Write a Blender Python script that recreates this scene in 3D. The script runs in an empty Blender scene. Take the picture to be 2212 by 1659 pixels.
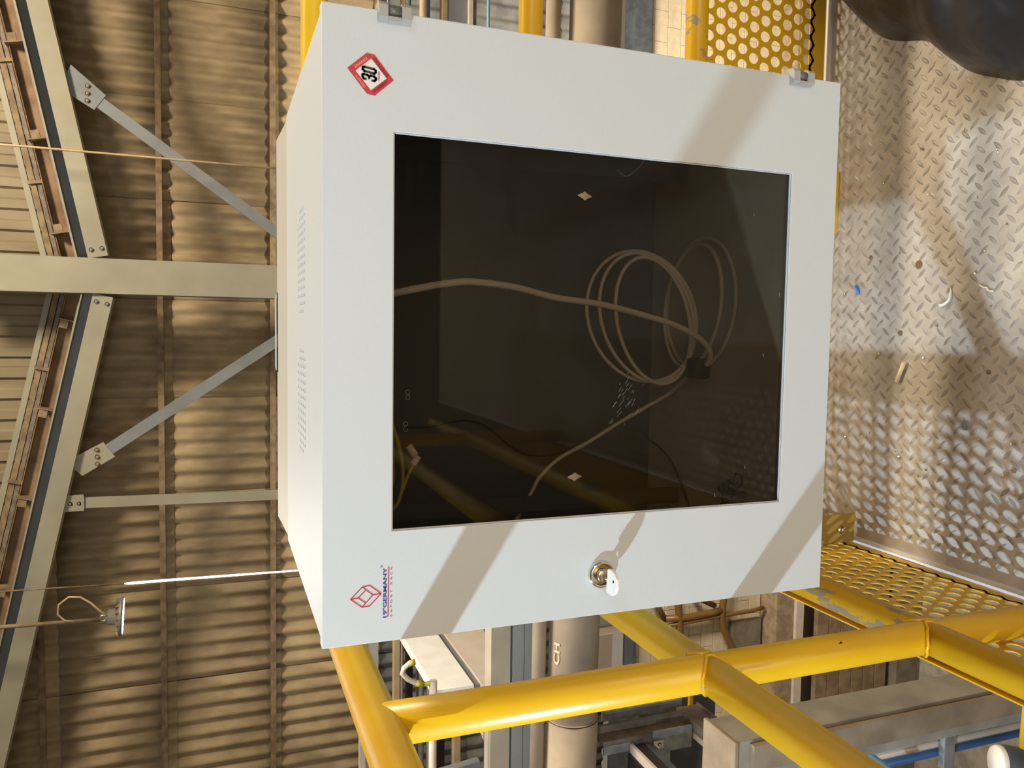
import bpy, bmesh, math, random
from mathutils import Vector, Matrix
random.seed(7)
S = bpy.context.scene
COL = S.collection
pi = math.pi

# ------------------------------------------------------------------ camera
cyw, syw = math.cos(-0.0708), math.sin(-0.0708)
cp, sp = math.cos(0.3586), math.sin(0.3586)
cr, sr = math.cos(0.0098), math.sin(0.0098)
fwd = Vector((syw*cp, cyw*cp, -sp)); right = Vector((cyw, -syw, 0)); down = fwd.cross(right)
r2 = cr*right + sr*down; d2 = -sr*right + cr*down
cam = bpy.data.cameras.new('camera'); co = bpy.data.objects.new('camera', cam); COL.objects.link(co)
m = Matrix((d2, r2, -fwd)).transposed().to_4x4()      # the phone was held sideways: image right is down
m.translation = Vector((0.0044, -0.7441, 1.1907))
co.matrix_world = m
cam.sensor_width = 36.0; cam.lens = 36*1695/2212.0
cam.clip_start = 0.02; cam.clip_end = 200
S.camera = co

# ------------------------------------------------------------------ light and exposure
S.view_settings.view_transform = 'Standard'; S.view_settings.look = 'None'
S.view_settings.gamma = 1; S.view_settings.use_curve_mapping = False
S.view_settings.exposure = 0.0
W = bpy.data.worlds.new('world'); S.world = W; W.use_nodes = True
bg = W.node_tree.nodes['Background']; bg.inputs[0].default_value = (1.0, 0.80, 0.55, 1); bg.inputs[1].default_value = 0.20

def area(name, loc, target, size, power, col, spread=None):
    l = bpy.data.lights.new(name, 'AREA'); l.shape = 'DISK'; l.size = size; l.energy = power; l.color = col
    if spread: l.spread = spread
    o = bpy.data.objects.new(name, l); COL.objects.link(o); o.location = loc
    o.rotation_euler = (Vector(target)-Vector(loc)).to_track_quat('-Z', 'Y').to_euler()
    return o
area('flood_lamp_left', (-2.0, -0.90, 2.06), (-0.1, 0.1, 0.75), 0.06, 75, (0.66, 0.84, 1.0))
area('flood_lamp_right', (1.9, -1.7, 2.35), (0.2, 0.1, 0.6), 0.45, 8, (0.92, 0.95, 1.0))
area('deck_fill_light', (0.6, -4.4, 1.7), (0.0, 0.3, 0.9), 3.0, 98, (1.0, 0.87, 0.68))  # added soft fill behind the camera for the door, no fixture there
area('overhead_lamp', (0.3, 1.2, 4.4), (0.0, 0.3, 1.0), 0.9, 27, (1.0, 0.80, 0.50))
area('hall_lamp', (3.2, 3.6, 6.4), (-0.6, 8.5, 0.6), 1.2, 740, (1.0, 0.84, 0.60))
area('low_wall_fill', (2.0, 5.0, -1.2), (1.2, 8.3, -6.0), 1.5, 620, (1.0, 0.88, 0.68))  # added light to brighten the lower block wall, not a known fixture
area('duct_fill', (-0.95, 2.5, 2.3), (-1.9, 2.9, -0.3), 0.5, 46, (1.0, 0.92, 0.82))  # added out of view to light the white duct and its neighbours
area('pipe_fill', (1.8, 2.55, 2.3), (1.8, 2.7, 0.0), 0.4, 34, (1.0, 0.90, 0.76))  # added light above the big pipe to brighten its upper side

# ------------------------------------------------------------------ materials
MATS = {}
def nt(name):
    mt = bpy.data.materials.new(name); mt.use_nodes = True
    n = mt.node_tree.nodes; p = n['Principled BSDF']
    MATS[name] = mt
    return mt, n, mt.node_tree.links, p
def mat(name, col, rough=0.5, metal=0.0, var=0.0, scale=8.0, bump=0.0, bscale=60.0, col2=None, lo=0.4, hi=0.6, stretch=None, emis=None, estr=0, spec=None, coat=0):
    mt, n, l, p = nt(name)
    c = tuple(col)+(1,)
    p.inputs['Base Color'].default_value = c
    p.inputs['Roughness'].default_value = rough; p.inputs['Metallic'].default_value = metal
    if spec is not None: p.inputs['Specular IOR Level'].default_value = spec
    if coat: p.inputs['Coat Weight'].default_value = coat; p.inputs['Coat Roughness'].default_value = 0.12
    tc = n.new('ShaderNodeTexCoord'); mp = n.new('ShaderNodeMapping'); l.new(tc.outputs['Object'], mp.inputs[0])
    if stretch: mp.inputs['Scale'].default_value = stretch
    if var or col2:
        nz = n.new('ShaderNodeTexNoise'); nz.inputs['Scale'].default_value = scale; nz.inputs['Detail'].default_value = 6
        l.new(mp.outputs[0], nz.inputs['Vector'])
        r = n.new('ShaderNodeValToRGB'); l.new(nz.outputs['Fac'], r.inputs[0])
        a = col2 if col2 else tuple(x*(1-var) for x in col)
        r.color_ramp.elements[0].position = lo; r.color_ramp.elements[1].position = hi
        r.color_ramp.elements[0].color = tuple(a)+(1,); r.color_ramp.elements[1].color = c
        l.new(r.outputs[0], p.inputs['Base Color'])
    if bump:
        nb = n.new('ShaderNodeTexNoise'); nb.inputs['Scale'].default_value = bscale; nb.inputs['Detail'].default_value = 4
        l.new(mp.outputs[0], nb.inputs['Vector'])
        b = n.new('ShaderNodeBump'); b.inputs['Strength'].default_value = bump; b.inputs['Distance'].default_value = 0.002
        l.new(nb.outputs['Fac'], b.inputs['Height']); l.new(b.outputs[0], p.inputs['Normal'])
    if emis:
        p.inputs['Emission Color'].default_value = tuple(emis)+(1,); p.inputs['Emission Strength'].default_value = estr
    return mt
mat('grey_powder', (0.57, 0.59, 0.60), 0.42, bump=0.06, bscale=900)
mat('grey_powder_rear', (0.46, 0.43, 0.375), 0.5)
mat('inner_grey', (0.62, 0.56, 0.47), 0.5)
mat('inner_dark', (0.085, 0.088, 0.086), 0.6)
mat('plastic_grey', (0.36, 0.35, 0.32), 0.4)
mat('plastic_dark', (0.13, 0.125, 0.12), 0.3)
mat('chrome', (0.75, 0.73, 0.70), 0.12, metal=1.0)
mat('brass', (0.55, 0.45, 0.32), 0.25, metal=1.0)
mat('white_plastic', (0.86, 0.84, 0.80), 0.35)
mat('black', (0.012, 0.010, 0.012), 0.5)
mat('red_print', (0.50, 0.022, 0.040), 0.45)
mat('red_light', (0.62, 0.07, 0.09), 0.45)
mat('blue_print', (0.035, 0.06, 0.30), 0.45)
mat('orange_print', (0.90, 0.42, 0.20), 0.45)
mat('dark_red_print', (0.13, 0.005, 0.015), 0.45)
mat('sticker_white', (0.72, 0.70, 0.66), 0.4)
mat('cable_grey', (0.86, 0.79, 0.70), 0.5)
mat('cable_yellow', (0.45, 0.40, 0.04), 0.45)
mat('rubber_black', (0.02, 0.02, 0.02), 0.6)
mat('hole_dark', (0.02, 0.02, 0.03), 0.8)
mat('asbestos', (0.40, 0.31, 0.19), 0.9, col2=(0.265, 0.20, 0.12), scale=3.6, lo=0.34, hi=0.66, stretch=(2.2, 1, 0.8), bump=0.5, bscale=30)
mat('asbestos_pale', (0.25, 0.205, 0.13), 0.6, col2=(0.17, 0.13, 0.075), scale=2.2, stretch=(2.0, 1, 0.7), lo=0.3, hi=0.7)
mat('asbestos_dark', (0.13, 0.13, 0.13), 0.9, var=0.4, scale=4)
mat('girt_rust', (0.27, 0.20, 0.12), 0.8, col2=(0.17, 0.115, 0.07), scale=9)
mat('grey_green_steel', (0.33, 0.315, 0.245), 0.55, col2=(0.26, 0.245, 0.19), scale=2.5, lo=0.3, hi=0.75)
mat('grey_blue_steel', (0.20, 0.215, 0.23), 0.5, var=0.15, scale=4)
mat('rust_orange', (0.26, 0.16, 0.085), 0.75, col2=(0.17, 0.10, 0.05), scale=5)
mat('dusty_pipe', (0.44, 0.35, 0.25), 0.7, col2=(0.33, 0.26, 0.195), scale=5, lo=0.3, hi=0.6)
mat('dusty_pipe_letter', (0.66, 0.53, 0.37), 0.7)
mat('tray_grey', (0.25, 0.27, 0.27), 0.45, var=0.12, scale=3)
mat('beam_paint', (0.50, 0.465, 0.375), 0.5, var=0.12, scale=5)
mat('tray_paint', (0.33, 0.355, 0.365), 0.45, var=0.1, scale=3)
mat('white_paint', (0.90, 0.90, 0.89), 0.35, var=0.07, scale=9)
mat('pale_green', (0.50, 0.54, 0.48), 0.5, var=0.1, scale=10)
mat('tan_paint', (0.52, 0.38, 0.22), 0.6, var=0.2, scale=6)
mat('pink_white', (0.62, 0.54, 0.47), 0.5, var=0.1)
mat('blue_pipe', (0.05, 0.14, 0.34), 0.45, var=0.2)
mat('light_blue', (0.22, 0.45, 0.60), 0.45, var=0.15, scale=14)
mat('teal_pipe', (0.03, 0.10, 0.12), 0.5)
mat('olive_pipe', (0.16, 0.14, 0.07), 0.6)
mat('block_beige', (0.62, 0.52, 0.37), 0.8, var=0.12, scale=12)
mat('mortar', (0.40, 0.33, 0.235), 0.9)
mat('concrete', (0.36, 0.33, 0.28), 0.85, var=0.3, scale=6, bump=0.4, bscale=40)
mat('concrete_dark', (0.20, 0.17, 0.13), 0.85, var=0.3, scale=5)
mat('concrete_tan', (0.33, 0.255, 0.175), 0.8, col2=(0.24, 0.18, 0.12), scale=9, bump=0.3)
mat('brown_panel', (0.27, 0.19, 0.12), 0.8, col2=(0.19, 0.13, 0.08), scale=7)
mat('amber_hose', (0.16, 0.08, 0.02), 0.4)
mat('steel_dark', (0.07, 0.08, 0.095), 0.5, var=0.3, scale=9)
mat('steel_rusty', (0.20, 0.165, 0.135), 0.6, col2=(0.13, 0.10, 0.08), scale=14)
mat('galvanised', (0.36, 0.38, 0.40), 0.4, metal=0.4, col2=(0.25, 0.27, 0.29), scale=20)
mat('bolt_steel', (0.62, 0.60, 0.56), 0.3, metal=0.9)
mat('foil', (0.9, 0.9, 0.9), 0.15, metal=1.0)
mat('stick_cream', (0.85, 0.78, 0.62), 0.5)
mat('blue_plastic', (0.03, 0.25, 0.85), 0.4)
mat('deck_edge', (0.72, 0.71, 0.72), 0.6)
mat('dirt_brown', (0.20, 0.12, 0.06), 0.9)
mat('lamp_body', (0.22, 0.20, 0.18), 0.5, metal=0.3)
mat('lamp_glow', (1, 1, 1), 0.4, emis=(0.86, 0.94, 1.0), estr=14)
mat('tube_glow', (1, 1, 1), 0.4, emis=(0.85, 0.95, 1.0), estr=3.2)
mat('red_gloss', (0.75, 0.02, 0.05), 0.3)
mat('lug_steel', (0.43, 0.395, 0.35), 0.5, metal=0.15, col2=(0.27, 0.25, 0.225), scale=30, lo=0.40, hi=0.66)

def yellow(name, worn):
    mt, n, l, p = nt(name)
    p.inputs['Roughness'].default_value = 0.33
    tc = n.new('ShaderNodeTexCoord')
    nz = n.new('ShaderNodeTexNoise'); nz.inputs['Scale'].default_value = 7; nz.inputs['Detail'].default_value = 3
    l.new(tc.outputs['Object'], nz.inputs['Vector'])
    r = n.new('ShaderNodeValToRGB'); l.new(nz.outputs['Fac'], r.inputs[0])
    r.color_ramp.elements[0].position = 0.3; r.color_ramp.elements[1].position = 0.7
    r.color_ramp.elements[0].color = (0.72, 0.40, 0.008, 1); r.color_ramp.elements[1].color = (0.80, 0.49, 0.010, 1)
    n2 = n.new('ShaderNodeTexNoise'); n2.inputs['Scale'].default_value = 9; n2.inputs['Detail'].default_value = 9; n2.inputs['Roughness'].default_value = 0.62
    mp = n.new('ShaderNodeMapping'); mp.inputs['Scale'].default_value = (3.0, 1.0, 3.0); l.new(tc.outputs['Object'], mp.inputs[0]); l.new(mp.outputs[0], n2.inputs['Vector'])
    g = n.new('ShaderNodeValToRGB'); l.new(n2.outputs['Fac'], g.inputs[0])
    g.color_ramp.elements[0].position = worn; g.color_ramp.elements[1].position = worn+0.012
    g.color_ramp.elements[0].color = (0, 0, 0, 1); g.color_ramp.elements[1].color = (1, 1, 1, 1)
    mx = n.new('ShaderNodeMix'); mx.data_type = 'RGBA'
    l.new(g.outputs[0], mx.inputs[0]); l.new(r.outputs[0], mx.inputs[6]); mx.inputs[7].default_value = (0.36, 0.30, 0.21, 1)
    l.new(mx.outputs[2], p.inputs['Base Color'])
    b = n.new('ShaderNodeBump'); b.inputs['Strength'].default_value = 0.12; b.inputs['Distance'].default_value = 0.001
    nb = n.new('ShaderNodeTexNoise'); nb.inputs['Scale'].default_value = 90; l.new(tc.outputs['Object'], nb.inputs['Vector'])
    l.new(nb.outputs['Fac'], b.inputs['Height']); l.new(b.outputs[0], p.inputs['Normal'])
yellow('yellow_paint', 0.74); yellow('yellow_worn', 0.575)
mat('yellow_sheet', (0.68, 0.40, 0.015), 0.42)
mat('yellow_shaded', (0.34, 0.22, 0.04), 0.5)  # corner bracket yellow, darkened to paint in the shadow falling on it

# deck plate: dusty steel with brown grime
mt, n, l, p = nt('deck_steel')
tc = n.new('ShaderNodeTexCoord')
def ramp(nz, a, b, ca, cb):
    r = n.new('ShaderNodeValToRGB'); l.new(nz, r.inputs[0])
    r.color_ramp.elements[0].position = a; r.color_ramp.elements[1].position = b
    r.color_ramp.elements[0].color = ca+(1,); r.color_ramp.elements[1].color = cb+(1,); return r
nA = n.new('ShaderNodeTexNoise'); nA.inputs['Scale'].default_value = 3.2; nA.inputs['Detail'].default_value = 5; l.new(tc.outputs['Object'], nA.inputs['Vector'])
nB = n.new('ShaderNodeTexNoise'); nB.inputs['Scale'].default_value = 28; nB.inputs['Detail'].default_value = 8; l.new(tc.outputs['Object'], nB.inputs['Vector'])
rA = ramp(nA.outputs['Fac'], 0.38, 0.62, (0.45, 0.40, 0.33), (0.53, 0.505, 0.475))
rB = ramp(nB.outputs['Fac'], 0.36, 0.66, (0.84, 0.82, 0.80), (1.05, 1.04, 1.03))
mx = n.new('ShaderNodeMix'); mx.data_type = 'RGBA'; mx.blend_type = 'MULTIPLY'; mx.inputs[0].default_value = 1
l.new(rA.outputs[0], mx.inputs[6]); l.new(rB.outputs[0], mx.inputs[7]); l.new(mx.outputs[2], p.inputs['Base Color'])
p.inputs['Roughness'].default_value = 0.58; p.inputs['Metallic'].default_value = 0.05
bb = n.new('ShaderNodeBump'); bb.inputs['Strength'].default_value = 0.35; bb.inputs['Distance'].default_value = 0.002
nC = n.new('ShaderNodeTexNoise'); nC.inputs['Scale'].default_value = 120; nC.inputs['Detail'].default_value = 5; l.new(tc.outputs['Object'], nC.inputs['Vector'])
l.new(nC.outputs['Fac'], bb.inputs['Height']); l.new(bb.outputs[0], p.inputs['Normal'])

# black bag
mt, n, l, p = nt('bag_black')
p.inputs['Base Color'].default_value = (0.016, 0.016, 0.020, 1); p.inputs['Roughness'].default_value = 0.36
tc = n.new('ShaderNodeTexCoord'); nb = n.new('ShaderNodeTexNoise'); nb.inputs['Scale'].default_value = 9; nb.inputs['Detail'].default_value = 3
l.new(tc.outputs['Object'], nb.inputs['Vector']); b = n.new('ShaderNodeBump'); b.inputs['Strength'].default_value = 0.6; b.inputs['Distance'].default_value = 0.02
l.new(nb.outputs['Fac'], b.inputs['Height']); l.new(b.outputs[0], p.inputs['Normal'])

# tinted glass: clear transmission tinted brown plus a mirror coat
mt, n, l, p = nt('tinted_glass')
n.remove(p); out = n['Material Output']
tr = n.new('ShaderNodeBsdfTransparent'); tr.inputs[0].default_value = (0.66, 0.63, 0.58, 1)
gl = n.new('ShaderNodeBsdfGlossy'); gl.inputs['Roughness'].default_value = 0.02; gl.inputs[0].default_value = (0.9, 0.9, 0.9, 1)
fr = n.new('ShaderNodeFresnel'); fr.inputs[0].default_value = 1.45
ms = n.new('ShaderNodeMixShader'); hf = n.new('ShaderNodeMath'); hf.operation = 'MULTIPLY'; hf.inputs[1].default_value = 0.45; l.new(fr.outputs[0], hf.inputs[0]); l.new(hf.outputs[0], ms.inputs[0]); l.new(tr.outputs[0], ms.inputs[1]); l.new(gl.outputs[0], ms.inputs[2])
l.new(ms.outputs[0], out.inputs['Surface'])

# ------------------------------------------------------------------ mesh helpers
class MB:
    def __init__(s): s.v = []; s.f = []; s.sm = []
    def add(s, vs, fs, smooth=False):
        k = len(s.v); s.v += [tuple(x) for x in vs]
        for f in fs: s.f.append(tuple(k+i for i in f)); s.sm.append(smooth)
        return s
    def box(s, x0, x1, y0, y1, z0, z1):
        return s.add([(x0,y0,z0),(x1,y0,z0),(x1,y1,z0),(x0,y1,z0),(x0,y0,z1),(x1,y0,z1),(x1,y1,z1),(x0,y1,z1)],
                     [(0,3,2,1),(4,5,6,7),(0,1,5,4),(1,2,6,5),(2,3,7,6),(3,0,4,7)])
    def bbox(s, x0, x1, y0, y1, z0, z1, b):      # box with chamfered edges
        bm = bmesh.new(); bmesh.ops.create_cube(bm, size=1)
        for v in bm.verts: v.co = Vector(((x0+x1)/2+v.co.x*(x1-x0), (y0+y1)/2+v.co.y*(y1-y0), (z0+z1)/2+v.co.z*(z1-z0)))
        bmesh.ops.bevel(bm, geom=bm.edges[:], offset=b, segments=2, profile=0.5, affect='EDGES')
        bm.verts.index_update()
        s.add([v.co.copy() for v in bm.verts], [[v.index for v in f.verts] for f in bm.faces]); bm.free(); return s
    def cyl(s, a, b, r, n=20, r2=None, caps=True):
        return s.tube([a, b], r, n, caps, r2)
    def tube(s, pts, r, n=10, caps=True, r2=None):
        P = [Vector(p) for p in pts]; k = len(P); rings = []
        t0 = (P[1]-P[0]).normalized(); u = t0.orthogonal().normalized()
        for i in range(k):
            t = (P[min(i+1, k-1)]-P[max(i-1, 0)]).normalized()
            u = (u-t*u.dot(t)).normalized(); w = t.cross(u)
            rr = r if r2 is None else r+(r2-r)*i/(k-1)
            if not isinstance(r, (int, float)): rr = r[i]
            rings.append([P[i]+u*rr*math.cos(2*pi*j/n)+w*rr*math.sin(2*pi*j/n) for j in range(n)])
        base = len(s.v)
        s.add([v for g in rings for v in g], [])
        for i in range(k-1):
            for j in range(n):
                s.f.append((base+i*n+j, base+i*n+(j+1)%n, base+(i+1)*n+(j+1)%n, base+(i+1)*n+j)); s.sm.append(True)
        if caps:
            s.f.append(tuple(base+j for j in range(n-1, -1, -1))); s.sm.append(False)
            s.f.append(tuple(base+(k-1)*n+j for j in range(n))); s.sm.append(False)
        return s
    def lathe(s, prof, c, ax=(0,0,1), n=28):     # prof: list of (radius, height along ax)
        a = Vector(ax).normalized(); u = a.orthogonal().normalized(); w = a.cross(u); c = Vector(c); base = len(s.v)
        s.add([c+a*h+(u*math.cos(2*pi*j/n)+w*math.sin(2*pi*j/n))*max(r, 1e-5) for r, h in prof for j in range(n)], [])
        for i in range(len(prof)-1):
            for j in range(n):
                s.f.append((base+i*n+j, base+i*n+(j+1)%n, base+(i+1)*n+(j+1)%n, base+(i+1)*n+j)); s.sm.append(True)
        return s
    def prism(s, poly, o, u, w, t, d):           # 2D polygon in plane (u,w) at o, extruded d along t
        o, u, w, t = map(Vector, (o, u, w, t)); k = len(poly)
        A = [o+u*a+w*b for a, b in poly]; B = [p+t*d for p in A]
        return s.add(A+B, [tuple(range(k-1, -1, -1)), tuple(range(k, 2*k))]+[(i, (i+1)%k, k+(i+1)%k, k+i) for i in range(k)])
    def bar(s, a, b, w, h, up=(0,0,1)):          # rectangular bar from a to b, w across, h along up
        a, b = Vector(a), Vector(b); t = (b-a).normalized(); x = t.cross(Vector(up)).normalized(); y = x.cross(t).normalized()
        vs = [p+x*i*w/2+y*j*h/2 for p in (a, b) for i, j in ((-1,-1),(1,-1),(1,1),(-1,1))]
        return s.add(vs, [(0,1,2,3),(4,7,6,5),(0,4,5,1),(1,5,6,2),(2,6,7,3),(3,7,4,0)])
    def mesh(s, name, mt):
        me = bpy.data.meshes.new(name); me.from_pydata(s.v, [], s.f); me.update()
        me.polygons.foreach_set('use_smooth', s.sm)
        bm = bmesh.new(); bm.from_mesh(me); bmesh.ops.recalc_face_normals(bm, faces=bm.faces[:]); bm.to_mesh(me); bm.free()
        me.materials.append(MATS[mt]); return me
    def build(s, name, mt, parent=None, **k):
        o = bpy.data.objects.new(name, s.mesh(name, mt)); COL.objects.link(o)
        if parent: o.parent = parent
        for a, b in k.items(): o[a] = b
        return o
def inst(name, me, parent=None, loc=(0,0,0), rot=(0,0,0), **k):
    o = bpy.data.objects.new(name, me); COL.objects.link(o); o.location = loc; o.rotation_euler = rot
    if parent: o.parent = parent
    for a, b in k.items(): o[a] = b
    return o
def thing(name, label, cat, group=None, loc=(0,0,0)):
    o = bpy.data.objects.new(name, None); o.empty_display_size = 0.05; COL.objects.link(o); o.location = loc
    o['label'] = label; o['category'] = cat
    if group: o['group'] = group
    return o
def struct(name, label=None):
    o = bpy.data.objects.new(name, None); COL.objects.link(o); o['kind'] = 'structure'
    if label: o['label'] = label; o['category'] = 'structure'
    return o
def tag(o, label, cat, group=None):
    o['label'] = label; o['category'] = cat
    if group: o['group'] = group
    return o
def text(name, s, mt, parent, center, size, ux=(1,0,0), uy=(0,0,1), sx=1.0, bold=0.0, width=None, height=None, space=1.0, lab=None):
    c = bpy.data.curves.new(name, 'FONT'); c.body = s; c.size = 1; c.offset = bold; c.space_character = space; c.extrude = 0.0
    c.align_x = 'LEFT'; c.resolution_u = 4
    tmp = bpy.data.objects.new('tmp', c); COL.objects.link(tmp); bpy.context.view_layer.update()
    me = bpy.data.meshes.new_from_object(tmp.evaluated_get(bpy.context.evaluated_depsgraph_get()))
    bpy.data.objects.remove(tmp)
    xs = [v.co.x for v in me.vertices]; ys = [v.co.y for v in me.vertices]
    cx, cy = (min(xs)+max(xs))/2, (min(ys)+max(ys))/2
    kx = width/(max(xs)-min(xs)) if width else size; ky = height/(max(ys)-min(ys)) if height else size
    ux, uy, ce = Vector(ux).normalized(), Vector(uy).normalized(), Vector(center)
    for v in me.vertices: v.co = ce+ux*(v.co.x-cx)*kx+uy*(v.co.y-cy)*ky
    me.materials.clear(); me.materials.append(MATS[mt]); me.name = name
    o = bpy.data.objects.new(name, me); COL.objects.link(o); o.parent = parent
    return o
def bolt(r=0.012, h=0.008, d=(0,-1,0)):
    b = MB(); b.lathe([(0, 0), (r*1.5, 0), (r*1.5, h*0.3)], (0,0,0), d, 14)
    b.lathe([(r, h*0.3), (r, h), (r*0.7, h*1.25), (0, h*1.3)], (0,0,0), d, 6); return b

# ------------------------------------------------------------------ far wall of the hall
wall = struct('wall_back')
bk = MB(); bk.box(-9, 8, 8.62, 8.70, -3.7, 3.6); bk.build('backing', 'asbestos_dark', wall, label='dark backing behind the corrugated sheets')
def corr_mesh(name, mt, pitch, n, h, amp, trap=False, thick=0.006):
    b = MB(); xs = []
    if trap:
        for i in range(n):
            for a, y in ((0, 0), (0.40, 0), (0.50, 1), (0.90, 1), (1.0, 0)): 
                if not (a == 0 and i): xs.append(((i+a)*pitch, -y*amp))
    else:
        k = 10
        for i in range(n*k+1): xs.append((i/k*pitch, -amp*(0.5-0.5*math.cos(2*pi*i/k))))
    m_ = len(xs)
    vs = [(x, y+t, z) for t in (0, thick) for z in (0, h) for x, y in xs]
    fs = []; smf = not trap
    for i in range(m_-1):
        fs += [(i, i+1, m_+i+1, m_+i), (2*m_+i+1, 2*m_+i, 3*m_+i, 3*m_+i+1), (i+1, i, 2*m_+i, 2*m_+i+1), (m_+i, m_+i+1, 3*m_+i+1, 3*m_+i)]
    fs += [(0, m_, 3*m_, 2*m_), (m_-1, 3*m_-1, 4*m_-1, 2*m_-1)]
    b.add(vs, fs, smf); return b.mesh(name, mt)
rows = [(-0.62, 1.22), (0.53, 1.24), (1.65, 1.26), (2.8, 0.7), (-1.75, 1.22), (-2.88, 1.22), (-3.7, 0.9)]
PITCH = 0.177; SW = PITCH*6
for ri, (z0, h) in enumerate(rows):
    me = corr_mesh('corrugated_sheet', 'asbestos' if ri < 4 else 'asbestos_dark', PITCH, 6, h, 0.052)
    for c in range(15):
        x = -8.2+c*SW
        if ri >= 4 and x > 6: continue
        inst('corrugated_sheet', me, wall, (x, 8.56-0.008*(c % 2)+random.uniform(-.004, .004), z0), (random.uniform(-.004, .004)-0.006, random.uniform(-.003, .003), 0))
# purlin-like girts on the wall, seen as long horizontal rails
for z in (2.93, 1.755, 0.60, -0.55):
    g = MB()
    g.bar((-8, 8.46, z+0.03), (8, 8.46, z-0.025), 0.012, 0.052)
    g.bar((-8, 8.485, z+0.030+0.03), (8, 8.485, z+0.030-0.025), 0.055, 0.008)
    g.build('girt', 'girt_rust', wall)
# upper cladding beyond the rafters
up = struct('wall_upper')
meU = corr_mesh('cladding_sheet', 'asbestos_pale', 0.20, 5, 2.2, 0.03, True)
for c in range(13):
    x = -6.4+c*1.0; xc = x+0.5
    zb = 2.62+0.20*abs(xc-0.45)*0.9
    inst('cladding_sheet', meU, up, (x, 7.95+0.006*(c % 2), min(zb-0.12, 3.3)), (0, 0, 0))

# ------------------------------------------------------------------ block wall and hall floor below
wl = struct('wall_lower')
b = MB(); b.box(-9, 8, 8.42, 8.62, -8.6, -3.95); b.build('mortar_bed', 'mortar', wl)
bm_ = MB(); bm_.bbox(0.004, 0.396, -0.012, 0.01, 0.004, 0.196, 0.004); meB = bm_.mesh('concrete_block', 'block_beige')
for r in range(11):
    for c in range(24):
        x = -6.4+c*0.4 + (0.2 if r % 2 else 0)
        if -2.9 < x: x += 5.6
        if x > 6.3: continue
        inst('concrete_block', meB, wl, (x, 8.42, -4.15-0.2*r))
fl2 = MB(); fl2.box(-9, 8, 0.9, 8.6, -8.7, -8.6)
o = fl2.build('floor_hall', 'concrete'); o['kind'] = 'structure'

def hbeam(name, label, cat, mt, x0, x1, y, zl, zr, w, h, group=None, r=None):
    """long horizontal member crossing the hall, zl at x0, zr at x1"""
    g = MB()
    if r: g.cyl((x0, y, zl), (x1, y, zr), r, 24)
    else: g.bar((x0, y, zl), (x1, y, zr), w, h)
    o = g.build(name, mt); return tag(o, label, cat, group)
hbeam('sill_beam', 'long grey steel beam along the foot of the corrugated far wall', 'beam', 'steel_dark', -8, 7, 8.3, -3.85, -3.85, 0.2, 0.28)

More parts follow.
